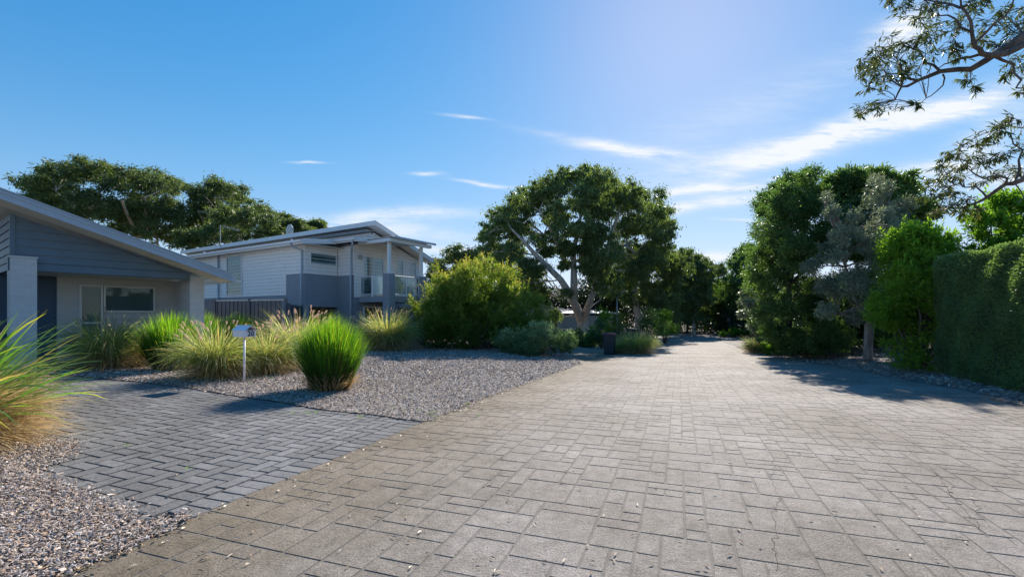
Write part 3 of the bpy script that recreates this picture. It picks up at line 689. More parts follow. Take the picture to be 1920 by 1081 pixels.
def planks(poly, O, U, Nn, pitch=.18, proud=.022):
    """lapped weatherboards filling polygon [(u,z)], lower edge proud"""
    mb = MB(); O, U, Nn = Vector(O), Vector(U), Vector(Nn); z = min(p[1] for p in poly); top = max(p[1] for p in poly)
    while z < top-1e-4:
        P = clipband(poly, z, z+pitch-.009)
        if len(P) > 2:
            zz0 = min(p[1] for p in P)
            def pos(p, back): k = 1-(p[1]-z)/pitch; return O+U*p[0]+Vector((0, 0, p[1]))+Nn*(-.03 if back else .006+proud*k)
            a = [pos(p, 0) for p in P]; b = [pos(p, 1) for p in P]; n = len(P)
            mb.poly(a+b, [tuple(range(n)), tuple(range(n, 2*n))[::-1]]+[(i, (i+1) % n, n+(i+1) % n, n+i) for i in range(n)])
        z += pitch
    return mb
def obox(mb, O, U, Nn, u0, u1, z0, z1, d0, d1):
    O, U, Nn = Vector(O), Vector(U), Vector(Nn); pts = []
    for z in (z0, z1):
        for (u_, d) in ((u0, d0), (u1, d0), (u1, d1), (u0, d1)): pts.append(O+U*u_+Nn*d+Vector((0, 0, z)))
    mb.poly(pts, [(0,3,2,1),(4,5,6,7),(0,1,5,4),(1,2,6,5),(2,3,7,6),(3,0,4,7)]); return mb
def window(par, O, U, Nn, u0, u1, z0, z1, vbars=(), hbars=(), cover='shutter', fw=.05, name='window', fm='trim', label=None):
    mb = MB(); e = .075
    obox(mb, O, U, Nn, u0, u1, z1-fw, z1, -.01, e); obox(mb, O, U, Nn, u0, u1, z0, z0+fw, -.01, e)
    obox(mb, O, U, Nn, u0, u0+fw, z0+fw, z1-fw, -.01, e); obox(mb, O, U, Nn, u1-fw, u1, z0+fw, z1-fw, -.01, e)
    for v in vbars: obox(mb, O, U, Nn, v-fw*.5, v+fw*.5, z0+fw, z1-fw, .032, e-.004)
    for h in hbars: obox(mb, O, U, Nn, u0+fw, u1-fw, h-fw*.5, h+fw*.5, .032, e-.008)
    fr = mb.build(name, M[fm], par, bevel=.004)
    if label: fr['label'] = label
    obox(MB(), O, U, Nn, u0+fw*.5, u1-fw*.5, z0+fw*.5, z1-fw*.5, .046, .052).build('pane', M['glass'], fr)
    bk = obox(MB(), O, U, Nn, u0+fw*.4, u1-fw*.4, z0+fw*.4, z1-fw*.4, .004, .012)
    bk.build('blind' if cover == 'blind' else 'backing', M['blind' if cover == 'blind' else 'dark'], fr)
    if cover == 'shutter':
        mb = MB(); z = z0+fw+.03
        while z < z1-fw-.03:
            o2 = len(mb.v); obox(mb, O, U, Nn, u0+fw+.03, u1-fw-.03, z, z+.035, .018, .03); z += .075
        obox(mb, O, U, Nn, u0+fw, u0+fw+.03, z0+fw, z1-fw, .016, .032); obox(mb, O, U, Nn, u1-fw-.03, u1-fw, z0+fw, z1-fw, .016, .032)
        mb.build('shutter', M['shutter'], fr)
    return fr
# ---------------------------------------------------------------- house number 20
h = Fr(-11.42, 11.3, .18, .595, .80)
H1 = empty('house', h.o, 'single storey blue grey brick house with boarded gable at the left edge', 'house', rz=h.rz)
X1, Y1, Z1 = Vector((1, 0, 0)), Vector((0, 1, 0)), Vector((0, 0, 1)); nF = Vector((0, -1, 0))
sL = h.onY(21, 505, 0)[0]; sR = h.onY(350, 523, 0)[0]
ra = h.onY(0, 356, -.75); rb = h.onY(436, 516, -.75)
slope = (rb[1]-ra[1])/(rb[0]-ra[0])
def rz_(s, off=0): return ra[1]+slope*(s-ra[0])+off
gp = [(sL, 2.4), (sR, 2.4), (sR, rz_(sR, -.30)), (sL, rz_(sL, -.30))]
planks(gp, (0, 0, 0), X1, nF, .19).build('gable_boards', M['boards'], H1)
planks([(0, 2.4), (5, 2.4), (5, rz_(sL, -.30)), (0, rz_(sL, -.30))], (sL, 0, 0), Y1, -X1, .19).build('side_boards', M['boards'], H1)
MB().box(sL-.03, sL+.06, -.04, -.034+.07, 2.4, rz_(sL, -.31)).build('corner_trim', M['boards'], H1)
sE = rb[0]; s0 = -6.0
t = MB().prism([(s0, -.74, rz_(s0, -.03)), (sE, -.74, rz_(sE, -.03)), (sE, -.74, rz_(sE)), (s0, -.74, rz_(s0))], (0, 10, 0)); t.build('roof', M['roof'], H1)
f = MB()
for (o1, o2, y) in ((.03, -.20, -.775), (.05, .02, -.80), (-.015, -.06, -.795), (-.14, -.20, -.79)):
    f.prism([(s0, y, rz_(s0, o2)), (sE, y, rz_(sE, o2)), (sE, y, rz_(sE, o1)), (s0, y, rz_(s0, o1))], (0, .03, 0))
f.build('fascia', M['fascia'], H1)
MB().prism([(s0, -.745, rz_(s0, -.20)), (sE-.02, -.745, rz_(sE-.02, -.20)), (sE-.02, -.745, rz_(sE-.02, -.185)), (s0, -.745, rz_(s0, -.185))], (0, .76, 0)).build('soffit', M['soffit'], H1)
g = MB().box(sE-.02, sE+.10, -.72, 9, rz_(sE, -.20), rz_(sE, -.03)); g.build('gutter', M['fascia'], H1)
pa = h.onY(19.5, 480, -.12); pb = h.onY(69.5, 484, -.12)
MB().box(pa[0], pb[0], -.12, .36, -.2, pa[1]-.02).build('brick_pillar', M['brick'], H1)
MB().box(pa[0]-.02, pb[0]+.02, -.14, .38, pa[1]-.02, pa[1]+.02).build('pillar_cap', M['brick'], H1)
ca_ = h.onY(356, 560, .12)[0]; cb_ = h.onY(383, 560, .12)[0]
cl = h.loc(P3(338, 560, 1)); 
cd = h.onX(338, 560, ca_)[0]
MB().box(ca_, cb_, .12, cd, -.3, rz_((ca_+cb_)/2, -.26)).build('brick_column', M['brick'], H1)
wy = 1.92; w0 = h.onY(108, 600, wy)[0]
MB().box(w0, cb_-.02, wy, wy+.2, -.2, 2.44).build('front_wall', M['brick'], H1)
MB().box(cb_-.22, cb_-.01, cd+.002, 9, -.3, rz_(cb_, -.24)).build('side_wall', M['brick'], H1)
MB().box(w0-2.6, w0-.002, wy+.12, wy+.2, -.1, 2.44).build('entry_door', M['door'], H1)
MB().box(sL+.08, sR-.02, .04, wy-.002, 2.405, 2.43).build('porch_ceiling', M['soffit'], H1)
MB().box(sL-.05, sR+.1, .045, .12, 2.40-.02, 2.40+.3).build('beam', M['boards'], H1)
MB().box(pa[0]-.5, cb_+.2, -.25, wy+.1, -.25, -.02).build('porch_slab', M['concrete'], H1)
O = (0, wy, 0)
a_ = h.onY(148, 533, wy); b_ = h.onY(192, 535, wy); c_ = h.onY(193, 585, wy); d_ = h.onY(290, 585, wy); mid = h.onY(170, 605, wy)[1]
window(H1, O, X1, nF, a_[0], b_[0], .25, a_[1], hbars=(mid,), cover='blind')
window(H1, O, X1, nF, b_[0]+.012, d_[0], c_[1], a_[1], cover='blind')
MB().box(b_[0]+.02, d_[0]+.05, wy-.06, wy, c_[1]-.20, c_[1]-.08).build('window_sill', M['brick'], H1, bevel=.005)
# ---------------------------------------------------------------- house two: double storey with balcony
zg = -.25; k = Fr(-9.72, 21.99, zg, .532, .847)
H2 = empty('house', k.o, 'two storey pale boarded house with grey brick base and front balcony', 'house', rz=k.rz)
nL = Vector((-1, 0, 0))
bz = 3.5-zg; ez = 4.93-zg
ys, zs = k.onX(537, 553, 0)
# long left wall (plane x=0, runs along y)
MB().box(0, .25, 0, 14, -.3, ez+.1).build('brick_wall', M['brick2'], H2)
planks([(ys, zs), (14, zs), (14, ez), (ys, ez)], (0, 0, 0), Y1, nL, .17, .018).build('side_boards', M['wboards'], H2)
planks([(0, bz), (ys-.002, bz), (ys-.002, ez), (0, ez)], (0, 0, 0), Y1, nL, .17, .018).build('side_boards', M['wboards'], H2)
# A1 bay wall, cantilevered
zc = k.onY(600, 575, 0)[1]
MB().box(.252, 1.85, 0, .25, zc, ez+.1).build('bay_wall', M['brick2'], H2)
planks([(0, bz), (1.8, bz), (1.8, ez), (0, ez)], (0, 0, 0), X1, nF, .17, .018).build('bay_boards', M['wboards'], H2)
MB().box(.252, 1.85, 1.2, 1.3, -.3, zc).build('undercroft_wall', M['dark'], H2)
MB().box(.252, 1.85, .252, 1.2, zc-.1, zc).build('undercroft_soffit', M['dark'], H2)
# B1 and A2
MB().box(1.852, 2.05, -1.2, 1.3, -.3, ez+.1).build('return_wall', M['brick2'], H2)
planks([(-1.2, bz), (0, bz), (0, ez), (-1.2, ez)], (1.852, 0, 0), Y1, nL, .17, .018).build('return_boards', M['wboards'], H2)
xR = k.onY(793, 520, -1.21)[0]; hx, hz_ = 2.63, 6.18-zg; lx, lz = 6.9, 4.71-zg
def r2(x, off=0): return hz_+(lz-hz_)*(x-hx)/(lx-hx)+off
fl = 2.42-zg
MB().prism([(2.052, -1.2, -.3), (xR, -1.2, -.3), (xR, -1.2, r2(xR, -.3)), (3.1, -1.2, r2(3.1, -.3)), (3.1, -1.2, ez+.05), (2.052, -1.2, ez+.05)], (0, .25, 0)).build('front_wall', M['brick2'], H2)
planks([(1.86, fl), (xR, fl), (xR, r2(xR, -.28)), (3.1, r2(3.1, -.28)), (3.1, ez), (1.86, ez)][:3]+[(3.1, r2(3.1, -.28)), (1.86, ez)], (0, -1.2, 0), X1, nF, .17, .018).build('front_boards', M['wboards'], H2)
MB().box(xR-.25, xR-.002, -.948, 12, -.3, r2(xR, -.3)).build('right_wall', M['brick2'], H2)
planks([(-1.0, ez), (18, ez), (18, r2(3.1, -.25)), (-1.0, r2(3.1, -.25))], (3.1, 0, 0), Y1, nL, .17, .018).build('clerestory_boards', M['wboards'], H2)
# roofs
yf = -1.81
MB().prism([(hx, yf, r2(hx, -.05)), (lx, yf, r2(lx, -.05)), (lx, yf, r2(lx)), (hx, yf, r2(hx))], (0, 20.5, 0)).build('main_roof', M['roof'], H2)
f = MB()
for (o1, o2, y) in ((.02, -.17, yf-.03), (.04, .01, yf-.05)):
    f.prism([(hx, y, r2(hx, o2)), (lx, y, r2(lx, o2)), (lx, y, r2(lx, o1)), (hx, y, r2(hx, o1))], (0, .028, 0))
f.box(hx-.035, hx-.003, yf-.04, 18.6, r2(hx, -.19), r2(hx, .04)); f.build('fascia', M['trim'], H2)
MB().prism([(hx, yf, r2(hx, -.17)), (lx, yf, r2(lx, -.17)), (lx, yf, r2(lx, -.155)), (hx, yf, r2(hx, -.155))], (0, .6, 0)).build('rake_soffit', M['soffit'], H2)
MB().box(hx, 3.09, yf+.6, 18.5, r2(3.1, -.2), r2(3.1, -.185)).build('high_soffit', M['soffit'], H2)
def corrugated(name, x0, x1, y0, y1, z0, z1, par, m, pitch=.09, amp=.012, along='x'):
    """sheet rising from x0,z0 to x1,z1 with ribs running up the slope"""
    n = int((y1-y0)/pitch*4); ys_ = np.linspace(y0, y1, n+1); w_ = amp*np.sin(np.arange(n+1)*math.pi/2)
    V = []; 
    for (x, z) in ((x0, z0), (x1, z1)):
        V += [(x, y, z+q) for y, q in zip(ys_, w_)]
    Fc = np.array([(i, i+1, n+2+i, n+1+i) for i in range(n)]); return npmesh(name, np.array(V), Fc, m, par)
corrugated('low_roof', -.42, 3.08, -.5, 14, ez+.06, ez+.46, H2, M['roof'], .15, .02)
corrugated('low_roof', 1.35, 3.6, -1.95, -.5, ez+.26, ez+.46, H2, M['roof'], .15, .02)
f = MB(); f.box(-.46, -.43, -.52, 14, ez-.14, ez+.05); f.prism([(-.43, -.53, ez-.14), (1.35, -.53, ez+.06), (1.35, -.53, ez+.26), (-.43, -.53, ez+.06)], (0, .03, 0))
f.box(1.32, 1.35, -1.98, -.54, ez+.08, ez+.26); f.prism([(1.35, -1.98, ez+.08), (3.6, -1.98, ez+.3), (3.6, -1.98, ez+.5), (1.35, -1.98, ez+.28)], (0, .03, 0))
f.build('low_fascia', M['trim'], H2)
g = MB().box(-.56, -.462, -.5, 14, ez-.06, ez+.04); g.box(1.22, 1.318, -1.95, -.54, ez+.15, ez+.25); g.build('gutter', M['trim'], H2, bevel=.01)
MB().box(-.43, -.02, -.5, 14, ez-.10, ez-.085).build('eave_soffit', M['soffit'], H2)
MB().box(-.02, 1.85, -.5, -.035, ez-.10, ez-.085).build('bay_soffit', M['soffit'], H2)
# downpipes
def pipe(pts, r=.045): MB().tube(pts, r, 8).build('downpipe', M['pipe'], H2, smooth=True)
pipe([(-.5, .3, ez-.05), (-.5, .3, ez-.2), (-.08, .1, ez-.35), (-.08, .1, bz+.15), (-.12, .1, bz), (-.12, .1, -.1)])
yq = k.onX(412, 520, 0)[0]; pipe([(-.08, yq, ez-.1), (-.08, yq, zs-.1), (-.12, yq, zs-.2), (-.12, yq, 0)])
pipe([(1.27, -1.8, ez+.15), (1.27, -1.8, ez+.0), (1.77, -1.1, ez-.2), (1.77, -1.1, bz+.1), (1.73, -1.1, bz-.05), (1.73, -1.1, -.1)])
# windows
a_ = k.onX(426.5, 481, 0); b_ = k.onX(455.5, 553, 0); hb = k.onX(440, 528, 0)[1]
window(H2, (0, 0, 0), Y1, nL, b_[0], a_[0], b_[1], a_[1], hbars=(hb,), label='tall shuttered window in the pale side wall')
a_ = k.onY(580, 471, 0); b_ = k.onY(630, 496, 0)
window(H2, (0, 0, 0), X1, nF, a_[0], min(b_[0], 1.76), 3.97-zg, 4.52-zg, cover='dark', label='low wide dark window in the bay')
a_ = k.onY(679, 479, -1.21); b_ = k.onY(719, 484, -1.21); O = (0, -1.2, 0)
window(H2, O, X1, nF, a_[0], b_[0], fl+.02, a_[1], vbars=((a_[0]+b_[0])/2,), name='sliding_door', fw=.06, label='shuttered glass sliding door on the balcony')
for (p0, p1, q0) in ((744.5, 755, 487), (769.5, 779, 491)):
    a_ = k.onY(p0, q0, -1.21); b_ = k.onY(p1, q0, -1.21); window(H2, O, X1, nF, a_[0], b_[0], fl+.35, a_[1], hbars=(fl+1.1,), cover='shutter')
a_ = k.onY(681, 574, -1.21); b_ = k.onY(720, 574, -1.21); window(H2, O, X1, nF, a_[0], b_[0]+.2, .1, a_[1], vbars=((a_[0]+b_[0])/2+.1,), name='sliding_door', cover='shutter', label='dark ground floor glass sliding door under the balcony')
a_ = k.onY(746, 578, -1.21); b_ = k.onY(778, 578, -1.21)
mb = MB(); z = .1
while z < a_[1]-.02: obox(mb, O, X1, nF, a_[0], b_[0], z, z+.1, .004, .02); z += .107
mb.build('roller_shutter', M['darkgrey'], H2)
# balcony
by, bx = -3.36, 2.12; b2 = bx+2.16
MB().box(bx, b2+.3, by+.1, -1.235, fl-.25, fl).build('balcony_slab', M['brick2'], H2)
MB().box(bx+.05, b2+.25, by+.15, -1.24, fl+.002, fl+.03).build('balcony_deck', M['timber'], H2)
for x in (bx, b2):
    MB().box(x-.01, x+.36, by, by+.44, -.3, bz).build('brick_pillar', M['brick2'], H2)
    MB().box(x+.08, x+.22, by+.1, by+.24, bz, 5.0-zg).build('verandah_post', M['trim'], H2, bevel=.005)
def rail(p, q, nb, gm):
    p, q = Vector(p), Vector(q); mb = MB()
    for z in (.12, 1.0): mb.tube([p+Z1*z, q+Z1*z], .028, 6)
    for i in range(nb+1): v = p.lerp(q, i/nb); mb.tube([v, v+Z1*1.0], .026, 6)
    o = mb.build('balustrade', M['trim'], H2)
    d = (q-p).normalized(); n = Vector((d.y, -d.x, 0))*.004
    MB().prism([p+d*.03+Z1*.15, q-d*.03+Z1*.15, q-d*.03+Z1*.96, p+d*.03+Z1*.96], n).build('glass_panel', M[gm], o)
rail((bx+.06, -1.3, fl), (bx+.06, -2.1, fl), 1, 'glass'); rail((bx+.06, -2.15, fl), (bx+.06, by+.47, fl), 1, 'frost')
rail((bx+.38, by+.16, fl), (b2-.03, by+.16, fl), 2, 'glass')
bt = 5.0-zg
f = MB().box(bx-.1, bx+.06, by-.15, -1.3, bt-.02, bt+.14).box(bx+.062, b2+.6, by-.15, by+.02, bt-.02, bt+.14); f.build('verandah_beam', M['trim'], H2)
corrugated('verandah_roof', bx-.12, b2+.75, by-.25, -1.3, bt+.19, bt+.26, H2, M['roof'], .1, .016)
MB().box(bx+.1, b2+.78, by-.30, by-.26, bt+.14, bt+.24).build('verandah_gutter', M['fascia'], H2)
MB().prism([(xR, -1.0, 2.9), (xR+1.1, -1.0, 2.55), (xR+1.1, -1.0, 2.67), (xR, -1.0, 3.02)], (0, 5, 0)).build('side_roof', M['roof'], H2)
MB().box(bx-.03, bx+.12, -1.36, -1.235, bz+.8, bz+1.0).build('wall_lamp', M['steel'], H2)
# roof fittings
A = P3(413, 452, 31); B_ = Vector(k.loc(A))
an = MB().tube([B_-Z1*.4, B_+Z1*1.05], .022, 6); tip = k.loc(P3(449, 432.5, 30)); top = B_+Z1*1.02; an.tube([top, tip], .02, 6)
for i in range(7):
    c = top.lerp(tip, .12+i*.14); an.tube([c-Vector((.0, .3, 0)), c+Vector((0, .3, 0))], .006, 4)
an.build('antenna', M['steel'], H2)
for (px, py) in ((383, 466), (547, 446)):
    y_, z_ = k.onX(px, py, .6); MB().tube([(.6, y_, ez-.0), (.6, y_, ez+.42)], .045, 8).build('roof_vent', M['trim'], H2)
c = k.loc(P3(542, 432, 29)); d_ = MB(); ring = [c+Vector((0.05*math.cos(a), .42*math.cos(a), .38*math.sin(a))) for a in np.linspace(0, 6.283, 19)[:-1]]
d_.prism(ring, (.08, 0, 0)); d_.tube([c-Z1*.8, c], .03, 6); d_.build('satellite_dish', M['steel'], H2)
# ---------------------------------------------------------------- fence between the houses
def fencerun(name, p, q, hgt, label, m='darkgrey', n=3, ribs=.2):
    p, q = Vector(p), Vector(q); L = (q-p).length; rz = math.atan2(q.y-p.y, q.x-p.x)
    r_ = empty(name, p, label, 'fence', rz=rz); mb = MB(); x = 0
    while x < L-ribs: mb.box(x+.01, x+ribs*.6, -.02, .02, .05, hgt); mb.box(x+ribs*.6, x+ribs+.01, -.006, .006, .05, hgt); x += ribs
    mb.build('panel', M[m], r_); MB().box(0, L, -.03, .03, hgt+.002, hgt+.05).build('rail', M['steel'], r_)
    for i in range(n+1): MB().box(L*i/n-.04, L*i/n+.04, -.045, .045, -.2, hgt+.08).build('post', M[m], r_)
    return r_
f0 = P3(404, 592, 18.4); f1 = P3(536, 592, 17.4); f0.z = f1.z = .15
fencerun('metal_fence', f0, f1, 1.92, 'dark blue metal fence panels running between the two houses', n=2)
f2 = P3(566, 592, 20.5); f2.z = -.1
fencerun('metal_fence', f1+Vector((.08, .1, 0)), f2, 1.75, 'short dark fence return stepping down beside the grey brick wall', n=1)
p = P3(380, 592, 18.6); q = P3(402, 592, 18.42); p.z = q.z = .15
gt = empty('slat_gate', p, 'dark slatted side gate right of the blue brick column', 'gate', rz=math.atan2(q.y-p.y, q.x-p.x)); L = (q-p).length
mb = MB(); [mb.box(.04, L-.04, -.012, .012, .1+i*.09, .17+i*.09) for i in range(21)]; mb.build('slats', M['darkgrey'], gt)
MB().box(0, .04, -.02, .02, 0, 2.0).box(L-.04, L, -.02, .02, 0, 2.0).build('gate_frame', M['darkgrey'], gt)
# ---------------------------------------------------------------- third house beyond the bush
q = Fr(*P3(1052, 592, 50)[:2], -.55, .90, .30)
H3 = empty('house', q.o, 'small blue clad house with pale metal roof behind the big gum trunk', 'house', rz=q.rz)
def tz(py): return CH+(HZ-py)/F*50+.55
MB().prism([(-6.5, 0, -1.2), (0, 0, -1.2), (0, 0, tz(581)), (-6.5, 0, tz(562))], (0, 10, 0)).build('main_wall', M['blueclad'], H3)
mb = MB(); [mb.box(-6.5+i*.43, -6.45+i*.43, -.014, 0, -1, tz(581)-.1+.01*(15-i)) for i in range(15)]; mb.build('cladding_battens', M['blueclad'], H3)
MB().prism([(-6.8, -.4, tz(561)), (.3, -.4, tz(580.5)), (.3, -.4, tz(579)), (-6.8, -.4, tz(559.5))], (0, 11, 0)).build('main_roof', M['roof'], H3)
MB().box(0.003, 7, 1.1, 9, -1.2, tz(591)).build('wing_wall', M['blueclad'], H3)
MB().prism([(.0, .7, tz(588)), (.0, 9, tz(573)), (.0, 9, tz(571.5)), (.0, .7, tz(586.5))], (7.5, 0, 0)).build('wing_roof', M['roof'], H3)
window(H3, (0, 0, 0), X1, nF, -1.25, -.38, tz(615), tz(588), cover='dark')
MB().prism([(-1.42, -.02, tz(584)), (-1.42, -.55, tz(587)), (-1.42, -.55, tz(588.3)), (-1.42, -.02, tz(585.3))], (1.25, 0, 0)).build('window_awning', M['trim'], H3)
a = P3(1050, 592, 44); b = P3(1135, 592, 46); a.z = b.z = -1.1
fencerun('metal_fence', a, b, 1.3, 'low dark fence behind the base of the big gum tree', n=3)
a = P3(1135, 592, 46.2); b = P3(1200, 592, 41); a.z = b.z = -1.1
fencerun('metal_fence', a, b, 1.45, 'dark fence behind the street lamp and the bin-side grasses', n=3)
# ---------------------------------------------------------------- mailbox
g0 = G(458, 717); mbx = empty('mailbox', g0, 'small white gabled mailbox numbered 20 on a slim white post', 'mailbox', rz=R(-24))
MB().tube([(0, 0, -.1), (0, 0, .98)], .022, 12).build('post', M['mailbox'], mbx, smooth=True)
bl, bw, z0, z1, z2 = .19, .125, .975, 1.115, 1.215
body = MB(); body.box(-bl, bl, -bw, bw, z0, z1); body.build('box', M['mailbox'], mbx, bevel=.004)
MB().prism([(-bl+.01, -bw+.004, z1+.001), (-bl+.01, bw-.004, z1+.001), (-bl+.01, 0, z2-.012)], (.02, 0, 0)).build('gable_end', M['mailbox'], mbx)
MB().prism([(bl-.09, -bw+.004, z1+.001), (bl-.09, bw-.004, z1+.001), (bl-.09, 0, z2-.012)], (.01, 0, 0)).build('recess', M['timber'], mbx)
rf = MB()
for s in (-1, 1): rf.prism([(-bl-.015, 0, z2), (-bl-.015, s*(bw+.02), z1-.012), (-bl-.015, s*(bw+.02), z1-.004), (-bl-.015, 0, z2+.008)], (2*bl+.05, 0, 0))
rf.build('roof', M['mailbox'], mbx)
tcu = bpy.data.curves.new('digits', 'FONT'); tcu.body = '20'; tcu.size = .15; tcu.extrude = .002; tcu.align_x = 'CENTER'; tcu.offset = .004; tcu.space_character = 1.1
to = bpy.data.objects.new('digits_tmp', tcu); C.objects.link(to); dg = bpy.context.evaluated_depsgraph_get(); me = bpy.data.meshes.new_from_object(to.evaluated_get(dg))
bpy.data.objects.remove(to); me.materials.clear(); o = link('house_number', me, M['black'], mbx)
o.rotation_euler = (R(90), 0, R(90)); o.location = (bl+.003, .01, z0+.022); o.scale = (.95, 1, 1)
for (px, py, s, lb) in ((422, 706, .19, 'pale rock half hidden under the grass left of the mailbox post'), (447, 703, .17, 'rounded pale rock just behind the mailbox post')):
    import bmesh
    bm = bmesh.new(); bmesh.ops.create_icosphere(bm, subdivisions=3, radius=s)
    for v in bm.verts:
        n_ = 1+.13*math.sin(v.co.x*17+px)+.12*math.sin(v.co.y*23+1)+.08*math.sin(v.co.z*31); v.co = Vector((v.co.x*1.2, v.co.y, v.co.z*.72))*n_
    for f_ in bm.faces: f_.smooth = True
    me = bpy.data.meshes.new('rock'); bm.to_mesh(me); o = link('rock', me, M['stone']); p = G(px, py); o.location = p+Vector((0, 0, s*.35)); tag(o, lb, 'rock', 'rocks by the mailbox')
# ---------------------------------------------------------------- wheelie bin
g0 = G(1143, 664); wb = empty('wheelie_bin', g0, 'dark wheelie bin with maroon lid at the edge of the road', 'bin', rz=R(-20))
b = MB().poly([(-.22,-.27,.03),(.22,-.27,.03),(.22,.2,.03),(-.22,.2,.03),(-.29,-.35,.98),(.29,-.35,.98),(.29,.33,.98),(-.29,.33,.98)], [(0,3,2,1),(4,5,6,7),(0,1,5,4),(1,2,6,5),(2,3,7,6),(3,0,4,7)])
b.build('body', M['bin'], wb, bevel=.02)
MB().box(-.30, .30, -.36, .34, .93, .985).build('rim', M['bin'], wb, bevel=.01)
MB().prism([(-.31, -.39, .987), (-.31, .38, .987), (-.31, .36, 1.03), (-.31, 0, 1.08), (-.31, -.37, 1.03)], (.62, 0, 0)).build('lid', M['binlid'], wb, bevel=.015)
MB().tube([(-.26, .40, .97), (.26, .40, .97)], .016, 8).build('handle', M['bin'], wb)
for s in (-1, 1): MB().tube([(s*.25, .24, .1), (s*.30, .24, .1)], .1, 16).build('wheel', M['black'], wb)
# ---------------------------------------------------------------- street lamp and far signs
p = P3(1157, 592, 40); p.z = -.8; sl = empty('street_lamp', p, 'slim grey street lamp with short curved arm beside the second gum tree', 'street lamp')
MB().tube([(0, 0, 0), (0, 0, 1.2), (0, 0, 4.3)], [.08, .07, .05], 10).build('pole', M['steel'], sl, smooth=True)
MB().tube([(0, 0, 3.6), (.1, 0, 3.9), (.3, 0, 4.2), (.55, 0, 4.4)], .03, 6).build('arm', M['steel'], sl, smooth=True)
MB().box(.4, .8, -.08, .08, 4.36, 4.46).build('lamp_head', M['steel'], sl, bevel=.02)
p = P3(1367, 592, 60); p.z = -.95; sg = empty('sign', p, 'small white rectangular sign on a thin post at the end of the road', 'sign')
MB().tube([(0, 0, 0), (0, 0, 2.2)], .04, 8).build('post', M['steel'], sg); MB().box(-.2, .2, -.06, -.043, 1.5, 2.15).build('sign_face', M['trim'], sg)
p = P3(1338, 592, 61); p.z = -.95; sg = empty('sign', p, 'grey horizontal board on a short post left of the white sign', 'sign')
MB().tube([(0, 0, 0), (0, 0, 1.7)], .05, 8).build('post', M['steel'], sg); MB().box(-1.0, .1, -.08, -.055, 1.35, 1.55).build('sign_face', M['steel'], sg)
g0 = G(768, 648); tl = MB(); tl.box(-.6, .65, -.06, .06, -.05, .16); tl.box(-.7, .7, .09, .16, .1, .26)
o = tl.build('timber_edging', M['timber'], None, bevel=.01); o.location = g0; tag(o, 'weathered timber garden edging left of the big yellow green bush', 'edging')

# ================================================================ GARDEN PLANTS
def at(px, py): g_ = G(px, py); return g_.x, g_.y
fountain(*at(203, 690), 'fountain grass clump in front of the left house window', h=1.45, r=.26, n=2000, heads=12)
fountain(*at(266, 684), 'straw coloured dry grass clump left of the left green rush', h=1.3, r=.26, n=2400, heads=6, dry=.75)
rush(*at(322, 693), 'round dark green rush clump left of the fountain grass beside the mailbox', h=1.55, r=.36, wid=.018, spread=.42, n=3600)
rush(*at(372, 668), 'bright green rush clump behind, under the blue brick column', h=1.6, r=.4, wid=.02, spread=.42, n=3000)
rush(*at(452, 664), 'bright green rush clump behind the mailbox roof', h=1.55, r=.4, wid=.02, spread=.42, n=3000)
fountain(*at(406, 709), 'pink plumed fountain grass clump just left of the mailbox', h=1.3, r=.2, n=1800, heads=26, dry=.15)
fountain(*at(500, 700), 'fountain grass clump directly right of the mailbox', h=1.22, r=.2, n=1600, heads=22, dry=.2)
fountain(*at(562, 688), 'widest fountain grass clump behind the front rush, tallest pink plumes', h=1.62, r=.26, n=2100, heads=38, dry=.2)
rush(*at(620, 731), 'large round bright green rush clump nearest the paved driveway', h=1.55, r=.33, n=5200, wid=.016, spread=.36)
fountain(*P3(728, 592, 20.3)[:2], 'lone fountain grass clump below the balcony', h=1.85, r=.38, n=2600, heads=24, wid=.018, dry=.12)
fountain(*at(1166, 662), 'small green grass clump touching the wheelie bin', h=.85, r=.3, n=1500, heads=3, wid=.014, dry=.05)
fountain(*at(1193, 663), 'fountain grass clump right of the bin-side clump', h=1.3, r=.4, n=2000, heads=14, wid=.014, dry=.05)
fountain(*at(1424, 662), 'fountain grass clump on the right verge at the bend', h=1.0, r=.4, n=1800, heads=16, wid=.014, dry=.2)
# foreground strap-leaf clump
def strap(X, Y, label, h, r, n, wid, dryn):
    g = empty('strap_leaf_plant', (X, Y, float(T(X, Y))), label, 'plant', 'strap leaf plants at the left edge')
    b, a0 = disc(n, r); az = a0+rng.normal(0, .5, n); ln = rng.uniform(.05, .9, n); L = h*rng.uniform(.7, 1.25, n)
    V, Fc, t, _ = ribbons(b, az, ln, L, wid*rng.uniform(.7, 1.3, n), rng.uniform(.3, 1.5, n), 8, .2)
    cr = rng.random(n); base = np.where(cr < .08, .05, rng.uniform(.4, .85, n)); tt = np.repeat(base, 18)+np.where(t > .86, .3, 0)*np.repeat(rng.random(n) < .5, 18)
    npmesh('leaves', V, Fc, M['strap'], g, rnd=np.clip(tt, 0, 1))
    b, a0 = disc(dryn, r*1.2); V, Fc, t, _ = ribbons(b, a0+rng.normal(0, .5, dryn), rng.uniform(.2, 1.2, dryn), h*rng.uniform(.4, .85, dryn), np.full(dryn, .010), rng.uniform(.6, 2.0, dryn), 6)
    npmesh('dry_grass', V, Fc, M['dry'], g, rnd=np.repeat(rng.random(dryn), 14))
strap(-6.3, 4.9, 'large green strap leaf clump with straw base at the left edge, nearest the camera', 1.45, .40, 480, .05, 6000)
strap(-7.7, 6.4, 'strap leaf clump farther back at the left edge, before the porch pillar', 1.35, .3, 260, .034, 2600)
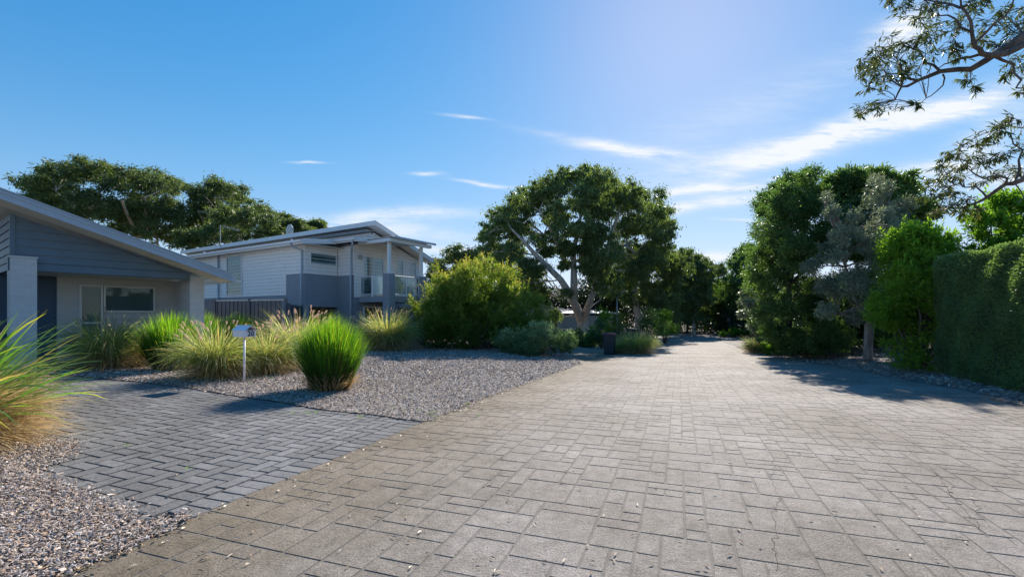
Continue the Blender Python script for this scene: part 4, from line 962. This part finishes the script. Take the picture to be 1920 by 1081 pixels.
# shrubs
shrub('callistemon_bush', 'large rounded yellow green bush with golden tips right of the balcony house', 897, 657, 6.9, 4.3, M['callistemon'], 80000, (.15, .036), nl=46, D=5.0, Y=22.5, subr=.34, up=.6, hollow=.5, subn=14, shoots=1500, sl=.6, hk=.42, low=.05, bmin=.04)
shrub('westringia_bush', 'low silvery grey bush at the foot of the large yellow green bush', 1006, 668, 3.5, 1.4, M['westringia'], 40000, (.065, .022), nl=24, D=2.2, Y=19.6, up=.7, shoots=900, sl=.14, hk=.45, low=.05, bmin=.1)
shrub('dark_shrub', 'dark glossy shrub between the lone fountain grass and the yellow green bush', 795, 640, 1.5, 1.9, M['darkleaf'], 6000, (.13, .06), nl=7, Y=23.5)
for i, (px, Y, W, H, mm, lb) in enumerate([(1082, 29.5, 1.6, .8, 'darkleaf', 'low dark leafy shrub left of the gum trunk base'), (1105, 28.8, 1.6, .8, 'darkleaf', 'low dark leafy shrub right of the gum trunk base'),
        (1128, 28.6, 1.4, 1.9, 'westringia', 'pale flowering shrub between the gum trunk and the wheelie bin'), (1060, 28.5, 1.4, .9, 'brightleaf', 'small green shrub beyond the end of the silvery bush'), (1130, 33, 2.2, 2.8, 'brightleaf', 'green shrub hiding the wing of the small blue house'),
        (1220, 35, 3.0, 3.0, 'darkleaf', 'dark shrub below the second gum tree'), (1248, 38, 2.2, 2.8, 'brightleaf', 'bright green shrub right of the dark shrub below the second gum'),
        (1036, 30, 1.3, .95, 'brightleaf', 'green shrub before the window of the small blue house'), (1212, 29.5, 1.3, .8, 'darkleaf', 'low green shrub right of the bin-side grasses'), (1150, 38, 2.6, 2.6, 'darkleaf', 'dark leafy shrub at the foot of the street lamp'), (1085, 40, 1.6, 1.2, 'westringia', 'grey leaved shrub against the low dark fence')]):
    shrub('shrub', lb, px, 640, W, H, M[mm], 5000, (.11, .05), nl=7, Y=Y, up=.4)
# ================================================================ TREES
gb = 'gum trees behind the houses'
kw = dict(n=46000, leaf=(.26, .085), trunk=None, leafm=M['gumleaf2'], barkm=M['gumbark'], r0=.2, subn=11, subr=.5, flat=.72, hollow=.2, droop=.45, dup=3)
tree('gum_tree', 'broad gum tree at the far left above the blue gable roof', gb, *P3(165, 592, 42)[:2], [(70,350,26),(110,332,30),(150,322,28),(190,318,24),(100,380,30),(160,368,32),(62,372,20),(212,340,26),(140,410,28),(200,395,32),(90,402,22)], limbs_px=[(-3,(150,470,5),(152,430,4.5),(128,385,4),(105,358,2.5)),(-5,(152,430,4),(170,395,3.5),(185,360,2.5))], **kw)
tree('gum_tree', 'gum tree with pale limbs in the middle of the group behind the roofs', gb, *P3(300, 592, 44)[:2], [(250,345,26),(290,338,28),(325,348,26),(250,385,32),(300,388,34),(340,395,30),(280,430,32),(230,420,28),(330,440,30)], limbs_px=[(-6,(262,480,5),(258,440,5),(240,405,4),(228,375,2.5)),(-6,(258,440,4.5),(275,410,4),(270,370,3)),(-5,(275,410,3.5),(298,385,2.5))], **kw)
tree('gum_tree', 'brown green gum tree right of the middle gum behind the roofs', gb, *P3(410, 592, 46)[:2], [(378,362,28),(410,353,24),(440,368,26),(395,395,30),(450,398,26),(372,425,28),(478,388,20),(420,430,28)], limbs_px=[(-5,(385,470,4.5),(388,430,4),(372,395,3)),(-5,(388,430,4),(405,395,3),(402,372,2))], **kw)
kw['n'] = 30000
tree('gum_tree', 'low spreading gum tree directly above the antenna of the balcony house', gb, *P3(450, 592, 38)[:2], [(425,408,22),(470,412,24),(510,414,20),(400,435,26),(450,440,26),(500,436,24),(360,448,22)], **kw)
tree('gum_tree', 'small rounded gum crown left of the satellite dish', gb, *P3(545, 592, 40)[:2], [(530,420,20),(555,425,18),(575,432,14),(515,440,20)], **kw)
kw['n'] = 9000
tree('gum_tree', 'tiny round treetop just right of the satellite dish', gb, *P3(592, 592, 44)[:2], [(586,420,11),(598,420,10),(592,428,12)], **kw)
kw['n'] = 26000
tree('gum_tree', 'gum tree behind the right end of the balcony house', gb, *P3(860, 592, 44)[:2], [(820,492,18),(850,480,20),(880,486,18),(830,515,24),(870,512,24),(905,500,22),(895,535,24),(840,545,22)], **kw)
tree('gum_tree', 'large spreading gum tree with forked pale trunk in the middle of the view', None, *P3(1093, 592, 42)[:2],
    [(1060,340,26),(1100,330,22),(1022,352,28),(980,378,30),(938,405,28),(918,440,24),(916,478,24),(938,512,26),(978,430,28),(1135,352,28),(1175,368,30),(1212,392,28),(1236,428,24),(1240,462,22),
     (1085,375,32),(1130,395,32),(1180,425,30),(1035,400,26),(1000,505,26),(955,470,26),(1112,500,22),(1058,545,12),(1152,480,26),(1140,530,20),(1005,545,22),(1220,480,24),(1195,510,22),(1110,440,22),(1042,590,10),(975,530,22),(1060,468,16),(1082,425,18),(1122,440,18),(1045,435,18),(1098,475,18),(1025,470,16),(1010,445,16),(1058,496,10)],
    n=210000, leaf=(.26, .085), trunk=None, leafm=M['gumleaf'], barkm=M['gumbark'], depth=6, r0=.28, subn=14, subr=.55, hollow=.3, droop=.7, dup=3, flat=.85,
    trunk_px=[(1093,652,12),(1093,625,10),(1092,603,9.5),(1090,592,9)],
    limbs_px=[(-5.5,(1089,598,14),(1082,582,12),(1073,557,10),(1051,524,8),(1030,503,7),(1004,478,5.5),(985,455,4),(960,430,2.5)),
              (-5,(1090,592,10),(1080,572,9.5),(1075,560,9),(1076,530,9),(1076,506,8),(1075,470,6),(1082,440,5),(1090,400,3.5),(1095,360,2)),
              (-4.5,(1094,600,12),(1100,582,10),(1110,555,8),(1125,510,6.5),(1138,470,6),(1147,440,5),(1158,405,3.5),(1165,380,2)),
              (-1.0,(1138,470,4.5),(1155,461,4.5),(1174,460,4),(1192,475,3),(1205,490,2)),
              (-5,(1076,506,5),(1062,490,5),(1045,460,4),(1030,425,3.5),(1012,395,2.5)),
              (1.5,(1045,460,3),(1020,440,2.5),(985,410,2)), (-.8, (1080,575,4),(1062,560,3),(1050,558,2))])
kw2 = dict(n=50000, leaf=(.30, .09), trunk=None, leafm=M['gumleaf2'], barkm=M['gumbark'], r0=.2, subn=12, subr=.5, dup=3, flat=.9, hollow=.2, droop=.75)
tree('gum_tree', 'second gum tree with drooping foliage right of the big forked gum', None, *P3(1200, 592, 50)[:2], [(1190,470,24),(1215,500,26),(1245,485,24),(1215,540,24),(1252,525,24),(1172,520,22),(1180,555,18),(1235,565,22),(1258,558,18),(1272,500,18),(1262,590,14)],
    trunk_px=[(1199,640,6.5),(1197,610,6),(1196,590,6),(1190,560,5),(1190,535,4)], limbs_px=[(-.6,(1198,600,4.5),(1210,585,4),(1222,560,3),(1235,530,2.5))], depth=3.5, **kw2)
kw2['n'] = 36000; kw2['leaf'] = (.34, .11); gf = 'gum trees at the far end of the road'
tree('gum_tree', 'far gum tree with dark leaning trunk left of the road end', gf, *P3(1300, 592, 56)[:2], [(1285,480,20),(1310,495,22),(1275,510,20),(1325,520,18),(1300,535,24),(1280,560,22),(1325,560,20),(1345,505,12),(1300,590,18)],
     limbs_px=[(1.,(1262,600,3),(1290,570,3),(1318,550,2.6),(1330,530,2))], **kw2)
kw2['leafm'] = M['darkleaf']
tree('gum_tree', 'tallest far tree right of the road end, touching the big right-hand tree', gf, *P3(1405, 592, 58)[:2], [(1375,498,18),(1400,480,22),(1425,470,22),(1385,525,24),(1415,520,26),(1360,545,20),(1395,560,24),(1430,560,26),(1440,500,20)], **kw2)
tree('gum_tree', 'dark far tree directly behind the small white sign', gf, *P3(1365, 592, 64)[:2], [(1350,540,18),(1372,550,20),(1350,575,20),(1380,585,20),(1365,600,18)], **kw2)
tree('gum_tree', 'dark far tree left of the horizontal sign board', gf, *P3(1275, 592, 66)[:2], [(1245,540,22),(1270,550,20),(1290,575,22),(1255,580,22),(1310,590,20),(1240,600,16)], **kw2)
# distant wood, too many to count
def wood(name, x0, x1, Y0, Y1, hmin, hmax, n, label, sz=.5):
    x = rng.uniform(x0, x1, n); y = rng.uniform(Y0, Y1, n); hb_ = hmin+(hmax-hmin)*(.5+.25*np.sin(x*.5+1)+.25*np.sin(x*1.3+y)); z = -1+hb_*rng.random(n)**.8
    P = np.stack([x, y, z], -1); P += rng.normal(0, .2, P.shape)
    cl = .5+.5*np.sin(x*1.7)*np.sin(z*1.9+x)*np.sin(y*1.3)
    V = leafverts(P, rng.normal(0, 1, P.shape)+np.array([0, 0, -.4]), sz*rng.uniform(.5, 1.2, n), sz*.4)
    o = npmesh(name, V.reshape(-1, 3), np.arange(4*n).reshape(n, 4), M['woodleaf'], None, rnd=np.repeat(np.clip(cl*.5+rng.random(n)*.5, 0, 1), 4)); return tag(o, label, 'wood', kind='stuff')
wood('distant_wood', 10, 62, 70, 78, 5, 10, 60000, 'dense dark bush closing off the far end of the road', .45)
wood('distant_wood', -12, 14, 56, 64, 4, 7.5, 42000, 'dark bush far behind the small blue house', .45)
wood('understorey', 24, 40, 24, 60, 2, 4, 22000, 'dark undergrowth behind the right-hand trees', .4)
# thin dark trunks at the road end
for i in range(13):
    px = [1243,1262,1288,1301,1322,1349,1381,1393,1402,1412,1421,1431,1352][i]; Y = 60+3*math.sin(i*2.1)+4; p = P3(px, 592, Y); p.z = -1.0
    mb = MB(); hgt = random.uniform(3.5, 5.5); ln_ = random.uniform(-.5, .5); mb.tube([(0,0,0),(ln_*.3,0,hgt*.4),(ln_,0,hgt)], [.16,.12,.07], 7, cap=False); mb.tube([(ln_*.3,0,hgt*.4),(ln_*.3+random.choice((-1, 1))*.7,.2,hgt*.8)], [.07,.04], 6, cap=False)
    r_ = empty('slender_tree', p, 'slender dark trunked tree in the thicket at the end of the road', 'tree', 'slender trees in the far thicket'); mb.build('trunk', M['darkbark'], r_, smooth=True)
    nn = 900; P_ = rng.normal(0, 1, (nn, 3))*[.8, .8, .7]+[ln_, 0, hgt]; foliage('crown', P_, rng.normal(0, 1, (nn, 3)), .3, .1, M['darkleaf'], r_, rng.random(nn))
# right-hand group
kw3 = dict(leaf=(.13, .05), trunk=None, leafm=M['darkleaf'], barkm=M['darkbark'], r0=.18, subn=14, subr=.46, flat=.95, hollow=.3, droop=.1, up=.25, dup=3)
tree('dense_tree', 'massive dense dark green tree standing left in the right-hand group', None, *P3(1480, 592, 22)[:2],
    [(1470,352,26),(1508,342,24),(1450,388,30),(1440,430,30),(1428,475,28),(1485,410,36),(1530,372,32),(1470,490,42),(1428,530,30),(1500,550,42),(1450,580,34),(1540,450,42),(1535,590,40),(1480,630,26),(1440,620,22),(1550,640,26)], n=130000, depth=3.2, **kw3)
kw3['leaf'] = (.19, .07)
tree('broadleaf_tree', 'tall broad leaved tree rising behind the silvery banksia', None, *P3(1640, 592, 21.5)[:2],
    [(1562,345,22),(1600,340,24),(1645,338,24),(1685,355,22),(1580,385,34),(1630,390,36),(1680,400,32),(1720,400,20),(1600,460,40),(1670,470,36),(1610,540,40),(1680,560,36),(1600,610,34),(1660,620,30)], n=90000, depth=2.2, bmin=0, **kw3)
Yb = 16.6; sb = Vector(((1628-CX)/F*Yb, Yb, 0))
tree('banksia_tree', 'silvery grey leaved tree with a single bare lower trunk right of the dense tree', None, sb.x, Yb,
    [(1558,398,14),(1548,372,8),(1598,405,16),(1575,440,22),(1640,372,16),(1680,392,20),(1650,425,26),(1610,460,26),(1560,480,20),(1690,440,24),(1660,490,28),(1600,525,26),(1550,535,20),(1676,540,24),(1630,560,20),(1640,340,10),(1553,585,16),(1520,500,14),(1600,595,14),(1665,350,10)],
    n=56000, leaf=(.09, .028), trunk=None, leafm=M['silverleaf'], barkm=M['palebark'], depth=1.5, r0=.16, subn=13, subr=.46, dup=3, hollow=.25, droop=-.2, up=.45, flat=1.0,
    trunk_px=[(1627,674,8.5),(1628,640,7.5),(1630,610,8),(1636,592,7.5),(1646,570,6.5)], limbs_px=[(.3,(1632,600,5),(1615,580,4.5),(1595,545,3.5),(1585,500,2.5),(1575,440,1.6)),(.2,(1644,575,5.5),(1652,530,4.5),(1650,460,3),(1650,400,2)),(-.3,(1626,590,3),(1605,582,2.4),(1570,590,1.5))])
kw4 = dict(leaf=(.2, .06), trunk=None, leafm=M['silverleaf'], barkm=M['darkbark'], r0=.12, subn=8, subr=.4, hollow=.2, droop=.3, flat=.6)
tree('wattle_tree', 'small pale feathery tree with thin dark trunk at the bend on the right', None, *P3(1450, 592, 28)[:2], [(1400,545,12),(1408,570,15),(1395,590,12),(1425,585,18),(1440,605,16),(1420,610,14),(1462,600,16),(1435,560,16)], n=12000, depth=1.4,
     trunk_px=[(1452,655,4.2),(1449,630,3.6),(1446,610,3)], **kw4)
for (px, Y, W, H, mm, lb) in [(1475, 22.5, 2.4, 1.0, 'brightleaf', 'low bright green shrub beside the thin dark trunk at the bend'), (1510, 20, 2.2, 1.3, 'darkleaf', 'low dark shrub under the massive dense tree'),
        (1562, 18.5, 2.2, 1.5, 'darkleaf', 'dark shrub left of the bare banksia trunk'), (1690, 18.3, 2.6, 2.2, 'darkleaf', 'dark shrub behind and right of the bare banksia trunk'), (1378, 50, 3.5, 1.0, 'brightleaf', 'small green shrub near the far end of the right verge')]:
    shrub('shrub', lb, px, 640, W, H, M[mm], 8000, (.11, .04), nl=9, Y=Y, up=.4)
shrub('laurel_shrub', 'vivid lime green glossy shrub touching the left end of the clipped hedge', 1722, 700, 2.6, 4.2, M['limeleaf'], 30000, (.12, .042), nl=40, D=2.4, Y=13.5, shoots=700, sl=.4, subr=.42, up=.35, hollow=.6, subn=10, bmin=.2, low=.05)
for i, (x, y, W, H, lb) in enumerate([(13.9, 13.2, 3.4, 4.8, 'leafy green shrub showing above the left end of the hedge'), (13.6, 10.6, 3.6, 4.1, 'leafy green shrub showing above the hedge at the right edge')]):
    g_ = shrub('tall_shrub', lb, 0, 0, W, H, M['brightleaf'], 26000, (.14, .05), nl=30, D=2.6, shoots=500, sl=.45, Y=y, X=x, subr=.42, up=.5, hollow=.5)
# clipped hedge, parallel to the road
ha = Vector((11.25, 12.5)); hd = Vector((-.36, -.933)).normalized(); hn = Vector((-hd.y, hd.x)); 
if hn.x < 0: hn = -hn
HL, HW, HH = 8.5, 1.3, 2.97
hr = empty('clipped_hedge', (ha.x, ha.y, 0), 'tall dark clipped box hedge with a flat top filling the right edge', 'hedge', rz=math.atan2(hd.y, hd.x))
sgn = 1 if Vector((-hd.y, hd.x)).x > 0 else -1
def hedgewob(x, z): return .05*np.sin(x*2.1+z*1.3)+.04*np.sin(x*5.3-z*3.7)+.03*np.sin(z*6.1+x)
nn = 120000; wts_ = np.array([HL*HH, HL*HW, HW*HH]); which = rng.choice(3, nn, p=wts_/wts_.sum()); P = np.zeros((nn, 3)); Nn = np.zeros((nn, 3))
u0, v0 = rng.random(nn), rng.random(nn); dep = rng.random(nn)**2*.16-.05*(rng.random(nn) < .06)*rng.random(nn)
m0 = which == 0; P[m0] = np.stack([u0*HL, 0*u0, v0*HH], -1)[m0]; P[m0, 1] = sgn*(dep[m0]+hedgewob(P[m0, 0], P[m0, 2])); Nn[m0] = (0, -sgn, 0)
m1 = which == 1; P[m1] = np.stack([u0*HL, sgn*v0*HW, HH-dep+hedgewob(u0*HL, v0*HW)*.7], -1)[m1]; Nn[m1] = (0, 0, 1)
m2 = which == 2; P[m2] = np.stack([dep+hedgewob(v0*HW, u0*HH), sgn*v0*HW, u0*HH], -1)[m2]; Nn[m2] = (-1, 0, 0)
near = P[:, 0] < 7.2; P, Nn, w3 = P[near], Nn[near], which[near]
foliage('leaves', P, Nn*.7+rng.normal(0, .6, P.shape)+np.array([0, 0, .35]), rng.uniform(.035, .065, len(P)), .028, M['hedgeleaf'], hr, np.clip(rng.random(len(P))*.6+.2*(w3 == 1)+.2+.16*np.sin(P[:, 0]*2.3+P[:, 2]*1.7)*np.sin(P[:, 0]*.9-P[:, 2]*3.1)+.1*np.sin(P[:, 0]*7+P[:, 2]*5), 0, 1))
MB().box(.16, HL, min(sgn*.17, sgn*(HW-.1)), max(sgn*.17, sgn*(HW-.1)), .1, HH-.16).build('dark_core', M['darkbark'], hr)  # solid dark box added behind the leaf shell, stands in for the shaded inside
# ---------------------------------------------------------------- overhanging gum at the right edge
ox, oy = 9.6, 4.6; z0 = 0.
og = empty('gum_tree', (ox, oy, z0), 'gum tree outside the right edge whose two leafy limbs hang into view', 'tree'); o3 = Vector((ox, oy, z0))
mb = MB(); mb.tube([(0, 0, -.1), (.1, 0, 1.5), (.0, .1, 3.0), (-.1, .3, 4.6), (.1, .5, 6.5), (.3, .4, 8.5)], [.26, .22, .19, .16, .1, .05], 12, cap=False)
YB = 6.2
def L3(px, py, Y=YB): return P3(px, py, Y)-o3
brs = []
def br(pxs, r0, r1, y0=YB, y1=YB, start=None):
    n = len(pxs); pts = [L3(a, b_, y0+(y1-y0)*i/(n-1)) for i, (a, b_) in enumerate(pxs)]
    if start is not None: pts = [Vector(start)]+pts
    # smooth by inserting midpoints with jitter
    q = []
    for i in range(len(pts)-1):
        q.append(pts[i]); q.append((pts[i]+pts[i+1])/2+Vector((random.gauss(0, .012), random.gauss(0, .03), random.gauss(0, .012))))
    q.append(pts[-1]); m_ = len(q)
    mb.tube(q, [r0+(r1-r0)*(i/(m_-1))**.8 for i in range(m_)], 8, cap=False); brs.extend(q); return q
br([(2000,20),(1920,67),(1861,104),(1820,130),(1763,134),(1723,150),(1690,163),(1678,188)], .075, .008, 6.0, 6.5, (-.1, .3, 4.6))
br([(1990,60),(1920,83),(1885,101),(1841,101),(1828,88),(1822,60),(1812,25),(1800,-10)], .06, .01, 6.0, 5.9, (-.1, .3, 4.4))
br([(1763,134),(1735,118),(1722,95),(1705,88),(1680,98),(1650,105)], .018, .005, 6.3, 6.6)
br([(1723,150),(1700,140),(1670,138),(1640,150)], .014, .004, 6.4, 6.8)
br([(1841,101),(1800,110),(1780,118),(1760,128)], .02, .006, 6.0, 6.3)
br([(1768,140),(1768,160),(1745,180),(1725,195)], .012, .004, 6.3, 6.2)
br([(1861,104),(1900,120),(1915,150),(1905,165),(1920,180)], .02, .006, 6.1, 5.8)
br([(1820,60),(1790,35),(1760,30),(1730,20)], .016, .005, 6.0, 6.2); br([(1825,90),(1850,60),(1885,30),(1900,0)], .02, .008, 6.0, 5.6)
br([(1800,15),(1760,5),(1700,-8),(1665,0)], .016, .005, 6.0, 6.6)
br([(2010,310),(1960,325),(1920,336),(1885,345),(1850,370),(1825,382),(1800,390),(1770,385)], .055, .006, 6.0, 6.6, (.0, .1, 2.6))
br([(1885,345),(1870,330),(1845,335),(1820,320),(1800,300)], .018, .005, 6.2, 6.3); br([(1905,335),(1910,300),(1900,270),(1880,240)], .018, .005, 6.1, 6.2)
br([(1850,370),(1830,350),(1800,345),(1775,350)], .014, .004, 6.3, 6.5); br([(1900,340),(1915,360),(1910,380)], .01, .004, 6.1, 6.0)
LP, LD, LC = [], [], []
blobs = [(1620,110,22),(1645,95,18),(1640,135,24),(1612,140,16),(1630,165,14),(1665,80,18),(1622,205,17),(1640,198,14),(1612,215,10),(1650,120,22),(1690,80,18),(1680,110,20),(1700,125,20),(1720,75,22),(1735,100,20),(1745,50,24),(1720,35,20),(1760,15,22),(1690,10,16),(1665,5,12),(1780,60,26),(1775,90,20),(1800,40,26),(1830,20,26),(1850,50,26),(1880,20,26),(1900,60,22),(1835,75,20),(1870,85,16),(1790,100,16),(1905,110,18),(1890,140,14),(1915,170,12),(1810,150,12),(1825,165,10),(1745,70,20),(1720,195,8),(1660,155,16),(1690,140,14),(1770,-5,20),(1850,0,20),(1910,20,20),
         (1765,310,18),(1780,290,16),(1800,280,20),(1830,270,20),(1855,260,18),(1880,240,18),(1900,220,16),(1915,240,14),(1760,340,20),(1755,370,20),(1780,360,20),(1800,330,20),(1820,300,20),(1850,300,20),(1885,290,18),(1910,280,18),(1870,325,16),(1840,340,16),(1775,395,18),(1800,400,18),(1830,395,16),(1740,350,12),(1900,320,14),(1750,400,12),(1815,375,16),(1790,320,18)]
for (px, py, r) in blobs:
    c = L3(px, py, random.uniform(5.8, 6.9)); src = min(brs, key=lambda p: (p-c).length); rad = r*YB/F
    if (src-c).length > .05: limb(mb, src, c, .007, .003, .2, 5, 5)
    for _ in range(int(4+r*.32)):
        e = c+Vector((random.gauss(0, .55), random.gauss(0, .55), random.gauss(-.05, .5)))*rad
        s_ = c if random.random() < .6 else src
        pts = limb(mb, s_, e, .0035, .0015, .2, 4, 3)
        k_ = random.randint(7, 12); cv = random.random()
        for j in range(k_):
            t_ = random.uniform(.35, 1.05); i_ = min(int(t_*4), 3); p_ = pts[i_].lerp(pts[i_+1], t_*4-i_)
            d_ = (e-s_).normalized()*.5+Vector((random.gauss(0, .5), random.gauss(0, .5), random.gauss(-.55, .4)))
            LP.append(p_); LD.append(d_); LC.append(cv*.5+random.random()*.5)
mb.build('trunk', M['bark'], og, smooth=True)
LP = np.array([tuple(p) for p in LP]); LD = np.array([tuple(p) for p in LD]); print('overhang leaves', len(LP))
foliage('leaves', LP, LD, rng.uniform(.06, .115, len(LP)), .017, M['gumleaf3'], og, np.array(LC))
# more crown out of frame so that the tree is whole
cP, cd2, ccv, _ = crown_points([(1.5,.5,6.5,1.3),(.2,-1,7.5,1.3),(2.2,1.5,5.2,1.1),(.8,-1.8,6,1.2),(1.2,0,8.6,1.0)], 9000, 9, .4, .7, .2)
foliage('crown', cP, cd2*.4+np.array([0, 0, -.6]), .1, .018, M['gumleaf2'], og, ccv)
# weeds
wp = [G(random.uniform(500, 900), random.uniform(690, 790)) for _ in range(30)]+[G(*q) for q in ((690,700),(803,778),(808,780),(815,776),(760,776),(735,768),(620,742),(470,722),(352,882),(238,838))]
Vs, Fs, o_ = [], [], 0
for p in wp:
    n = 16; b, a0 = disc(n, .03); b += np.array(p)+[0, 0, .02]; V, Fc, t, _ = ribbons(b, a0, rng.uniform(.1, 1.2, n), rng.uniform(.02, .06, n), np.full(n, .004), rng.uniform(0, 1, n), 3); Vs.append(V); Fs.append(Fc+o_); o_ += len(V)
V = np.concatenate(Vs); V[:, 2] = np.maximum(V[:, 2], T(V[:, 0], V[:, 1])+.01); tag(npmesh('weeds', V, np.concatenate(Fs), M['weed'], None, rnd=rng.random(len(V))), 'tiny green weeds sprouting in the mulch and paving joints', 'weeds', kind='stuff')
print('faces', sum(len(m_.polygons) for m_ in bpy.data.meshes))
